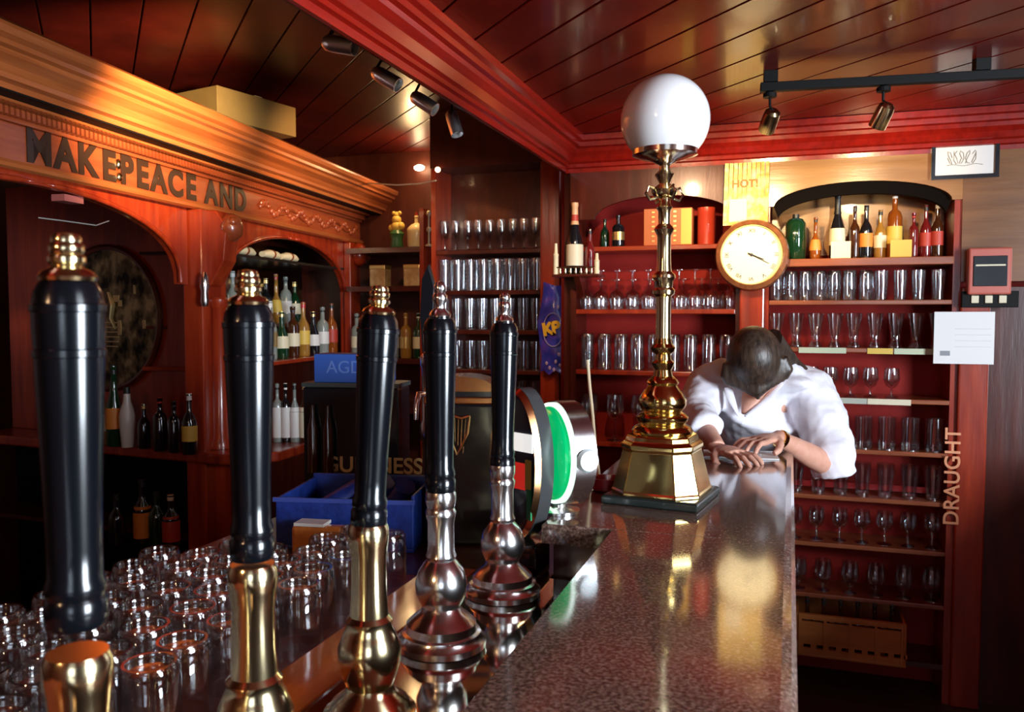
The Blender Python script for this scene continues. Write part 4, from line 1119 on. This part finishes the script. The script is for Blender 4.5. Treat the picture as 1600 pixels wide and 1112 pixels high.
# carved vine ornament at the far half and a small carved boss by the P
f = MB()
for i in range(44):
    u = 1.32 + i * .028; f.ball((.024, u, 2.012 + .022 * math.sin(i * .9)), (.012, random.uniform(.012, .022), random.uniform(.012, .022)), 8, 5)
f.tube([(.026, 1.3 + i * .05, 2.012 + .02 * math.sin(i * 1.1)) for i in range(26)], .006, 6)
f.obj('carved_vine', W_FASC, bb_, smooth=60, kind='stuff')
f = MB(); f.ball((.024, .295, 2.03), (.012, .012, .02), 8, 6); f.ball((.024, .30, 1.985), (.012, .016, .018), 8, 6); f.obj('carved_boss', BRASS_L, bb_, smooth=60)
# arches
def arch_y(y0, y1, a0, a1, spring, apex, ztop, x, th, zbot, name, m, n=28, open_lo=False):
    c = (a0 + a1) / 2; w2 = (a1 - a0) / 2; mb = MB()
    pts = [(c - w2 * math.cos(PI * i / n), spring + (apex - spring) * (math.sin(PI * i / n) ** .8)) for i in range(n + 1)]
    for i in range(n):
        p, q = pts[i], pts[i + 1]
        mb.prism([(x, p[0], p[1]), (x, q[0], q[1]), (x, q[0], ztop), (x, p[0], ztop)], (th, 0, 0))
    if y0 < a0: mb.bb((x, y0, zbot), (x + th, a0, ztop))
    if y1 > a1: mb.bb((x, a1, zbot), (x + th, y1, ztop))
    mb.obj(name, m, bb_)
    mb = MB()
    mb.tube([(x + th, p[0], p[1] + .008) for p in pts], .010, 8); mb.obj('arch_moulding', W_RED, bb_, smooth=60)
arch_y(-.85, .75, -.80, .70, 1.62, 1.905, 1.93, -.03, .03, 1.62, 'arch_panel', W_RED)
arch_y(.95, U1, 1.02, 2.40, 1.58, 1.885, 1.93, -.03, .03, .95, 'arch_panel', W_RED)
# pilaster with capital
MB().bb((-.03, .76, 0), (.06, .945, 1.93)).obj('pilaster', W_RED, bb_, bevel=.006)
MB().lathe([(.050, .93), (.050, .96), (.036, .98), (.034, 1.20), (.032, 1.52), (.040, 1.53), (.042, 1.56), (.034, 1.57)], 24, c=(.075, .85, 0)).obj('half_column', W_RED, bb_, smooth=40)
m_ = MB(); m_.prism([(.035, .80, 1.60), (.075, .80, 1.62), (.135, .80, 1.72), (.15, .80, 1.86), (.10, .80, 1.929), (.035, .80, 1.929)], (0, .10, 0)); m_.obj('corbel', W_RED, bb_, bevel=.006)
m_ = MB(); m_.ball((.14, .85, 1.86), (.05, .055, .06), 16, 10); m_.ball((.165, .82, 1.88), .02, 10, 6); m_.ball((.165, .87, 1.84), .018, 10, 6); m_.obj('carved_scroll', W_FASC, bb_, smooth=60)
m_ = MB(); m_.prism([(.0, U1 - .22, .95), (.045, U1 - .22, .95), (.045, U1 - .22, 1.93), (.0, U1 - .22, 1.93)], (0, .16, 0)); m_.obj('pilaster', W_RED, bb_, bevel=.006)
m_ = MB(); m_.ball((.07, U1 - .14, 1.86), (.05, .06, .07), 16, 10); m_.obj('carved_scroll', W_RED, bb_, smooth=60)
MB().box((-.04, .12, 1.885), (.05, .09, .022)).obj('hanging_tag', mat('faded_red_tag', (.45, .12, .10), .5), bb_)
# back panel of the second bay with mirror glass
MB().bb((-.40, 1.2, .95), (-.38, U1 + .1, 1.93)).obj('back_panel', W_DARK, bb_)
MB().bb((-.379, 1.22, 1.30), (-.374, U1, 1.90)).obj('mirror', mat('aged_mirror', (.42, .36, .26), .12, 1), bb_)
MB().bb((-.37, .96, 1.762), (.0, 2.42, 1.775)).obj('upper_shelf', mat('dark_shelf_edge', (.02, .015, .012), .2), bb_)
MB().bb((-.37, .96, 1.245), (.03, U1 - .02, 1.265)).obj('shelf', W_REDH, bb_, bevel=.003)
MB().bb((-.37, 1.0, 1.430), (-.19, 2.40, 1.445)).obj('stepped_shelf', W_DARK, bb_)
# niche facing the room end: slanted red panel with the round mirror
pa_, pb_ = Vector((.0, .94, 0)), Vector((-1.3, 1.235, 0))
dn = (pb_ - pa_).normalized(); nn_ = Vector((dn.y, -dn.x, 0)); nn_ = nn_ if nn_.y < 0 else -nn_
m_ = MB(); q0, q1 = pa_, pb_
m_.prism([q0 + Vector((0, 0, .93)), q1 + Vector((0, 0, .93)), q1 + Vector((0, 0, 2.12)), q0 + Vector((0, 0, 2.12))], -nn_ * .02)
m_.obj('niche_panel', W_RED, bb_)
# curved counter
cpoly = [(.16, .70), (-.2, .775), (-.75, .90), (-1.3, 1.02), (-1.3, 1.24), (-.02, .955), (-.02, 1.0), (-.36, 1.2), (-.36, U1), (-.02, U1), (.0, 2.2), (.30, 2.16), (.36, 1.5), (.37, 1.0), (.36, .82), (.27, .72)]
def cpz(z, s=0): return [(x, y, z) for x, y in cpoly]
m_ = MB(); m_.prism(cpz(.885), (0, 0, .043)); m_.obj('counter_top', W_RED, bb_, bevel=.008)
low = [(x * 1.0 - (.03 if x > -.3 and y < 1.6 else 0), y + (.03 if y < .99 and x < .3 else 0), 0) for x, y in cpoly]
MB().bb((-.02, .84, .0), (.26, .86, .884)).obj('base_panel', W_RED, bb_)
MB().bb((.255, .86, 0), (.275, 2.15, .884)).obj('base_front', W_DARK, bb_)
m_ = MB(); m_.prism([(-.03, 1.05, 0), (-1.3, 1.25, 0), (-1.3, 1.25, .884), (-.03, 1.05, .884)], (0, .02, 0)); m_.obj('lower_back', BLACKM, bb_)
m_ = MB(); m_.prism([(-.02, .80, .535), (-1.3, 1.03, .535), (-1.3, 1.22, .535), (-.02, 1.03, .535)], (0, 0, .018)); m_.obj('lower_shelf', W_DARK, bb_)

# round mirror on the slanted panel
mc = None
d_ = ray(168, 497); nw = BM.to_3x3() @ nn_; p0w = BM @ (pa_ + nn_ * .012)
t_ = ((p0w - CAM).dot(nw)) / d_.dot(nw); mcw = CAM + d_ * t_
rm = 114 * t_ / F_PX
mir = empty('round_mirror', tuple(mcw), math.atan2(nw.y, nw.x) + PI / 2, 'round pub mirror with gilt etched figures behind the nearest pump', 'mirror')
MB().lathe([(rm, -.010), (rm * 1.01, .006), (rm * .97, .014), (rm * .93, .008), (rm * .93, .0), (0, 0)], 56, M=RX).obj('frame', W_DARK, mir, smooth=30)
MB().lathe([(rm * .93, 0), (rm * .93, .003), (0, .003)], 56, M=RX).obj('glass', nz(mat('gilt_mirror', (.12, .09, .05), .10, .9), [(.02, .018, .015), (.16, .12, .06), (.42, .32, .16)], (12, 12, 9), 5, 0, pos=(.40, .62)), mir)
f = MB()
for k in range(9):
    a = random.uniform(-.5, 2.6); rr_ = rm * random.uniform(.1, .8)
    f.box((rr_ * math.cos(a) * .9, -.0045, rr_ * math.sin(a) * .9), (random.uniform(.01, .04), .002, random.uniform(.02, .07)))
for k in range(6): f.box((.03 + .0 * k, -.0045, -.02 - k * .022), (.11 - k * .008, .002, .005))
f.tube([(.02, -.005, .12), (.05, -.005, .06), (.035, -.005, .0), (.06, -.005, -.05)], [.012, .02, .016, .01], 8, ell=.3)
f.obj('gilt_figures', mat('gilt', (.62, .45, .22), .3, .9), mir, kind='stuff')

# small lamp-like ornament on the side of the pilaster
sj = MB(); sj.lathe([(.012, 0), (.018, .02), (.014, .06), (.020, .08), (.016, .12), (.006, .14)], 16)
so = sj.obj('pilaster_ornament', CHROME, None, smooth=50); so.parent = bb_; so.location = (.08, .742, 1.53)

# bottles on the ledge in front of the niche
def ledge(px, py, z=.93): p = on_z(px, py, z); return (p.x, p.y, z)
def hz(px, topy, base, loc):   # height so that the top reaches the measured line
    dpt = (Vector(loc) - CAM).dot(FH); return (490 - topy) * dpt / F_PX + 1.5 - base
ZL = .9285
for px, py, top, r, gm, st, lb, cp_, tx in (
    (160, 694, 596, .030, G_GOLDL, 'wine', L_CREAM, CAPB, 'pale bottle half hidden by the nearest pump handle'),
    (180, 696, 572, .036, G_GREEN, 'champagne', L_ORG, CAPB, 'green bottle with pink and cream label on the ledge'),
    (200, 698, 606, .034, G_WHITE, 'flare', None, CAPB, 'white skittle shaped bottle with dark cap on the ledge'),
    (226, 700, 632, .026, G_DARK, 'wine', None, L_GOLD, 'small dark bottle with gold cap right of the white bottle'),
    (251, 704, 622, .028, G_DARK, 'spirit', None, REDP, 'dark bottle with red cap on the ledge'),
    (273, 706, 628, .026, G_DARK, 'spirit', None, CAPB, 'dark purple bottle between red capped and labelled bottles'),
    (297, 709, 616, .030, G_DARK, 'wine', L_YEL, L_WHITE, 'dark bottle with yellow oval label and pale cap'),
    (334, 700, 640, .022, G_RED, 'wine', None, CAPB, 'small red brown bottle against the pilaster')):
    lc = ledge(px, py, ZL + .0005)
    bottle(lc, hz(px, top, ZL, lc), r, gm, cp_, lb, 'bottle', tx, 'bottles on the back bar ledge', st, neck_label=None)
# lower shelf bottles
for i, (px, py, top, r, gm, lb, cp_, tx) in enumerate((
    (184, 850, 775, .034, G_DARK, None, CAPB, 'dark bottle low behind the tumblers, leftmost'),
    (224, 848, 752, .036, G_DARK, L_ORG, CAPB, 'dark bottle with tall orange label below the ledge'),
    (246, 850, 770, .034, G_GREEN, None, CAPB, 'dark green bottle below the ledge beside the orange label'),
    (268, 852, 776, .034, G_DARK, L_RED, L_CREAM, 'dark bottle with cream cap below the ledge'))):
    lc = ledge(px, py, .5535)
    bottle(lc, min(.30, hz(px, top, .5535, lc)), r, gm, cp_, lb, 'bottle', tx, 'bottles on the lower shelf under the ledge', 'wine', lz=(.1, .6))
# counter bottles, second bay
for i, (px, gm, lb, cp_, st, tx) in enumerate(((372, G_CLEAR, L_WHITE, CAPB, 'spirit', 'clear bottle hidden behind the second pump'), (434, G_CLEAR, L_WHITE, CAPB, 'spirit', 'pale bottle with white label right of the second pump'),
    (447, G_DARK, L_WHITE, L_WHITE, 'spirit', 'dark bottle with tall white label on the counter'), (461, G_CLEAR, L_WHITE, CAPB, 'wine', 'bottle with blue-white label on the counter'), (476, G_BROWN, L_CREAM, L_GOLD, 'wine', 'brown bottle with tan label beside the black housing'))):
    lc = ledge(px, 690 if i else 694, ZL + .0005)
    bottle(lc, .26, .022, gm, cp_, lb, 'bottle', tx, 'bottles on the back bar counter', st, lz=(.08, .6))
# bottles on the mid shelf, front line and stepped line behind
KINDS = [(G_CLEAR, L_WHITE, CAPB, 'clear'), (G_GREEN, L_CREAM, L_GOLD, 'green'), (G_AMBER, L_RED, CAPB, 'amber'), (G_DARK, L_WHITE, L_GOLD, 'dark'), (G_CLEAR, L_GOLD, L_WHITE, 'pale'), (G_BROWN, L_CREAM, CAPB, 'brown'), (G_GOLDL, L_YEL, REDP, 'honey')]
order = [0, 1, 3, 2, 4, 1, 5, 6, 3, 0, 2, 4]
for i in range(11):
    gm, lb, cp_, nm = KINDS[order[i]]; u = 1.05 + i * .128
    p = BW(-.06, u, 1.2655)
    bottle(tuple(p), .27 + .03 * math.sin(i * 2.1), .036, gm, cp_, lb, 'bottle', f'{nm} spirit bottle, {ORD[i]} from the left, front of arched shelf', 'spirit bottles in the arched bay', ['spirit', 'wine', 'champagne'][i % 3])
for i in range(11):
    gm, lb, cp_, nm = KINDS[order[(i * 5 + 3) % 12]]; u = 1.10 + i * .118
    p = BW(-.27, u, 1.4455)
    bottle(tuple(p), .26 + .02 * math.sin(i * 1.7), .034, gm, cp_, lb, 'bottle', f'{nm} spirit bottle, {ORD[i]} from the left, raised line behind', 'spirit bottles on the raised step', ['spirit', 'wine', 'bulb'][i % 3])
# rolled items on the dark upper shelf
for i, u in enumerate((1.35, 1.62, 1.82)):
    p = BW(-.08, u, 1.7755)
    o = empty('napkin_bundle', tuple(p), HEAD, f'tan bundle on the dark shelf inside the arch, {ORD[i]} from the left', 'bundle', 'bundles on the dark upper shelf')
    MB().tube([(0, -.09, .025), (0, -.03, .03), (0, .05, .028), (0, .09, .022)], [.018, .028, .027, .016], 12, ell=.8).obj('roll', CREAM, o, smooth=60)
    MB().tube([(0, -.008, .030), (0, .008, .030)], .0295, 12, ell=.82).obj('tie', W_SHELF, o)
# tall pink and white bottle right of the arch (on the shelf end)
p = BW(.02, 2.50, 1.2655)
bottle(tuple(p), .34, .032, G_RED, mat('pink_cap', (.75, .42, .32), .4), mat('pink_label', (.78, .52, .46), .5), 'bottle', 'tall bottle with pink label right of the arch, left of middle pump', None, 'spirit', lz=(.05, .62))

# cardboard box on top of the back bar
bxp = BW(.04, .98, 2.281)
cbx = empty('cardboard_box', tuple(bxp), math.radians(-12), 'plain tan cardboard box sitting on top of the back bar cornice', 'box')
MB().bb((-.215, -.215, 0), (.215, .215, .128)).obj('carton', CARD, cbx, bevel=.003)
MB().bb((-.215, -.02, .1285), (.215, .02, .130)).obj('tape', mat('parcel_tape', (.55, .42, .22), .3), cbx)

# ------------------------------------------------------------------ corner shelf between back bar and pint unit
cs = empty('corner_shelf', (-2.3, 4.5, 0), 0, 'dark corner shelves of jars beyond the end of back bar', 'shelf unit')
for z in (1.885, 1.66, 1.24, .95): P(MB().bb((-2.50, 4.38, z - .03), (-2.0, 4.745, z)), 'shelf', W_DARK, cs)
P(MB().bb((-2.02, 4.37, 0), (-1.995, 4.745, 2.1)), 'side_panel', W_RED, cs)
fg = empty('yellow_figurine', tuple(on_y(620, 390, 4.42) * 1), 0, 'yellow and green flower shaped jug on the corner shelf', 'ornament'); fg.location.z = 1.8855
MB().lathe([(.035, 0), (.040, .01), (.034, .05), (.045, .08), (.030, .10)], 20).obj('pot', mat('jug_green', (.05, .16, .05), .3, coat=.5), fg, smooth=50)
f = MB()
for q in ((0, 0, .12, .034), (-.03, 0, .115, .022), (.026, 0, .125, .024), (.0, 0, .16, .028), (.0, 0, .19, .018), (-.018, 0, .2, .012), (.02, 0, .2, .012)): f.ball(q[:3], q[3], 12, 8)
f.obj('blossom', mat('blossom_yellow', (.85, .60, .12), .5), fg, smooth=60)
jg = empty('cream_flagon', tuple(on_y(651, 390, 4.42)), 0, 'cream stoneware flagon beside the yellow jug', 'bottle'); jg.location.z = 1.8855
MB().lathe([(.048, 0), (.054, .01), (.056, .09), (.054, .105), (.036, .125), (.012, .138), (.010, .17), (.013, .172), (.011, .18)], 28).obj('body', mat('stoneware', (.82, .66, .32), .4, coat=.5), jg, smooth=50)
MB().lathe([(.010, .178), (.009, .2), (0, .202)], 12).obj('stopper', W_RED, jg, smooth=50)
cn = empty('candlestick', tuple(on_y(670, 390, 4.40)), 0, 'thin cream candlestick at the right of the corner shelf', 'candlestick'); cn.location.z = 1.8855
MB().lathe([(.020, 0), (.021, .008), (.006, .016), (.005, .08), (.014, .09), (.014, .105), (.005, .11), (.005, .17), (.013, .18), (.010, .20), (0, .205)], 16).obj('stick', CREAM, cn, smooth=50)
for i, (px, w_) in enumerate(((592, .10), (645, .10))):
    q = on_y(px, 450, 4.42)
    j = empty('tea_tin', (q.x, 4.44, 1.6605), 0, 'tan tin box on second corner shelf, ' + ('left one' if i == 0 else 'right one'), 'tin', 'tan tins on the corner shelf')
    MB().bb((-w_ / 2, -.04, 0), (w_ / 2, .04, .12)).obj('body', nz(mat('tin_tan', (.55, .36, .16), .4), [(.40, .22, .08), (.70, .50, .26)], (20, 20, 20), 3), j, bevel=.004)
    MB().bb((-w_ / 2 - .002, -.042, .10), (w_ / 2 + .002, .042, .125)).obj('lid', L_GOLD, j, bevel=.004)
for i, px in enumerate((555, 575, 612, 632, 652)):
    q = on_y(px, 540, 4.42)
    bottle((q.x, 4.44, 1.2405), .26, .034, KINDS[(i * 2) % 7][0], KINDS[i % 7][2], KINDS[(i + 1) % 7][1], 'bottle', f'{KINDS[(i * 2) % 7][3]} bottle, {ORD[i]} from the left on the third corner shelf', 'bottles on the corner shelf', 'spirit')
cbl = MB().tube([BW(.15, 2.45, 2.285), on_y(575, 286, 4.1), on_y(620, 289, 4.0), on_y(655, 287, 3.9), on_y(681, 282, 3.838)], .004, 8).obj('hanging_cable', CREAM, None, smooth=60)
tag(cbl, 'cream cable sagging from the back bar cornice to the pint unit', 'cable')
wr_ = MB().tube([on_y(60, 340, 2.0), on_y(100, 345, 2.05), on_y(150, 352, 2.1), on_y(170, 345, 2.2)], .0022, 6).obj('thin_wire', mat('grey_wire', (.25, .24, .22), .4), None, smooth=60)
tag(wr_, 'thin grey wire sagging above the nearest pump', 'cable')

# ------------------------------------------------------------------ spotlights
def spot_can(loc, aim, label, group, m=CHROME, r=.026, L=.085, hang=None, lit=False):
    root = empty('spotlight', loc); tag(root, label, 'spotlight', group)
    d = (Vector(aim) - Vector(loc)).normalized()
    Q = Vector((0, 0, 1)).rotation_difference(d).to_matrix()
    MB().lathe([(r * .55, -L * .5), (r * .9, -L * .4), (r, -L * .2), (r, L * .5), (r * .9, L * .5), (r * .85, L * .3), (0, L * .28)], 24, M=Q).obj('can', m, root, smooth=35)
    MB().lathe([(r * .7, L * .30), (r * .5, L * .36), (0, L * .38)], 16, M=Q).obj('bulb', BULB if lit else L_CREAM, root, smooth=50)
    top = Vector(hang) - Vector(loc) if hang else Vector((0, 0, .1))
    MB().tube([top, top * .5, Q @ Vector((0, 0, -L * .45))], .004, 8).obj('stem', BLACKM, root)
    MB().lathe([(.02, 0), (.02, .012), (.006, .02)], 16, c=top - Vector((0, 0, .018))).obj('rose', BLACKM, root)
    return root
G1 = 'chrome ceiling spotlights above the pumps'
spts = [(603, 122, 2.30, 'chrome spotlight pointing down right, third from the lamp end'), (662, 160, 2.5, 'bright chrome spotlight in the middle of the hanging three'), (709, 192, 2.7, 'chrome spotlight nearest the cornice corner, pointing down'), (530, 70, 2.05, 'chrome spotlight cut by the top of view')]
aims = [(60, -35), (62, -40), (18, -60), (60, -10)]
rail_pts = []
for (px, py, t, lb), (ax, ay) in zip(spts, aims):
    loc = at_depth(px, py, t); aim = at_depth(px + ax, py - ay, t - .03)
    hg = Vector((loc.x - .0, loc.y + .01, 2.298)); rail_pts.append(hg)
    spot_can(tuple(loc), aim, lb, G1, mat('satin_chrome', (.9, .9, .92), .34, 1), .021, .088, hg)
rl = MB().bb((-1.085, 1.5, 2.299), (-1.035, 2.75, 2.325)).obj('track_rail', BLACKM, None); tag(rl, 'dark lighting track carrying the chrome spotlights', 'light track')
rd_ = MB()
hg_ = empty('track_hanger', (-1.06, 2.1, 2.326), 0, 'dark rods hanging the chrome spotlight track', 'bracket')
for y in (-.5, .5): MB().lathe([(.005, 0), (.005, H_L - 2.327)], 8, c=(0, y, 0)).obj('rod', BLACKM, hg_)
# right track
a = on_z(1188, 136, 2.195); b_ = on_z(1540, 117, 2.195)
tr2 = empty('ceiling_track', (a.x, a.y, 2.18), math.atan2(b_.y - a.y, b_.x - a.x), 'black ceiling lighting track in front of the clock wall', 'light track')
MB().bb((0, -.014, 0), (1.2, .014, .026)).obj('rail', BLACKM, tr2, bevel=.002)
for x in (.03, .62, 1.15): MB().bb((x - .02, -.02, .0262), (x + .02, .02, .0595)).obj('mount', BLACKM, tr2)
l1 = at_depth(1203, 188, 2.60); l2 = at_depth(1379, 180, 2.50)
BR_D = mat('aged_brass', (.45, .33, .16), .25, 1)
spot_can(tuple(l1), l1 + Vector((-.2, .5, -.45)), 'dim brass spotlight at the left end of black ceiling track', 'brass spotlights on the ceiling track', BR_D, .026, .075, Vector((l1.x, a.y + (b_.y - a.y) * (l1.x - a.x) / (b_.x - a.x), 2.18)))
spot_can(tuple(l2), l2 + Vector((-.25, .35, -.55)), 'pale glowing spotlight further right on the black ceiling track', 'brass spotlights on the ceiling track', BRASS_L, .026, .075, Vector((l2.x, a.y + (b_.y - a.y) * (l2.x - a.x) / (b_.x - a.x), 2.18)), lit=True)
# far bulb
fb = on_y(655, 262, 4.70)
o = empty('far_spotlight', tuple(fb), 0, 'glowing lamp high in the far corner above the cable', 'spotlight')
MB().ball((0, 0, 0), (.035, .022, .018), 16, 10).obj('bulb', BULB, o, smooth=60)
MB().tube([(0, .01, 0), (0, .047, .01)], .010, 10).obj('bracket', BLACKM, o, smooth=40)
fb = on_y(684, 265, 3.82)
o = empty('far_spotlight', tuple(fb), 0, 'small round glowing bulb at the pint unit corner', 'spotlight')
MB().ball((0, 0, 0), .014, 14, 8).obj('bulb', mat('soft_bulb', (1, .8, .5), .4, emit=(1, .6, .3), estr=5), o, smooth=60)
MB().tube([(0, .006, 0), (0, .021, 0)], .006, 10).obj('bracket', BLACKM, o, smooth=40)

# ------------------------------------------------------------------ pieces of parts go one level down
def base(o): return o.name.split('.')[0]
DOWN = {'finial': 'handle', 'numeral': 'dial', 'harp_emblem': 'body', 'lettering': 'body', 'rocker': 'plate', 'screen': 'housing', 'screen_bar': 'housing',
        'plate_mark': 'name_plate', 'bezel': 'case', 'copper_rim': 'housing', 'gold_panel': 'body', 'carved_scroll': 'corbel', 'arch_moulding': 'arch_panel',
        'edge_ring': 'drum', 'frosted_cap': 'drum', 'logo_block': 'sheet', 'collar': 'blouse', 'ponytail': 'hair', 'tie': 'roll'}
for o in list(bpy.data.objects):
    if o.parent is None or base(o) not in DOWN: continue
    sib = [c for c in o.parent.children if base(c) == DOWN[base(o)]]
    if not sib: continue
    if base(o) in ('arch_moulding', 'carved_scroll'):
        sib.sort(key=lambda c: abs((sum((Vector(v) for v in c.bound_box), Vector()) / 8 - sum((Vector(v) for v in o.bound_box), Vector()) / 8).length))
    p = sib[0]
    if base(o) == 'finial': o.location = (0, 0, 0)
    if p.matrix_parent_inverse != Matrix.Identity(4): o.matrix_parent_inverse = Matrix.Identity(4)
    o.parent = p
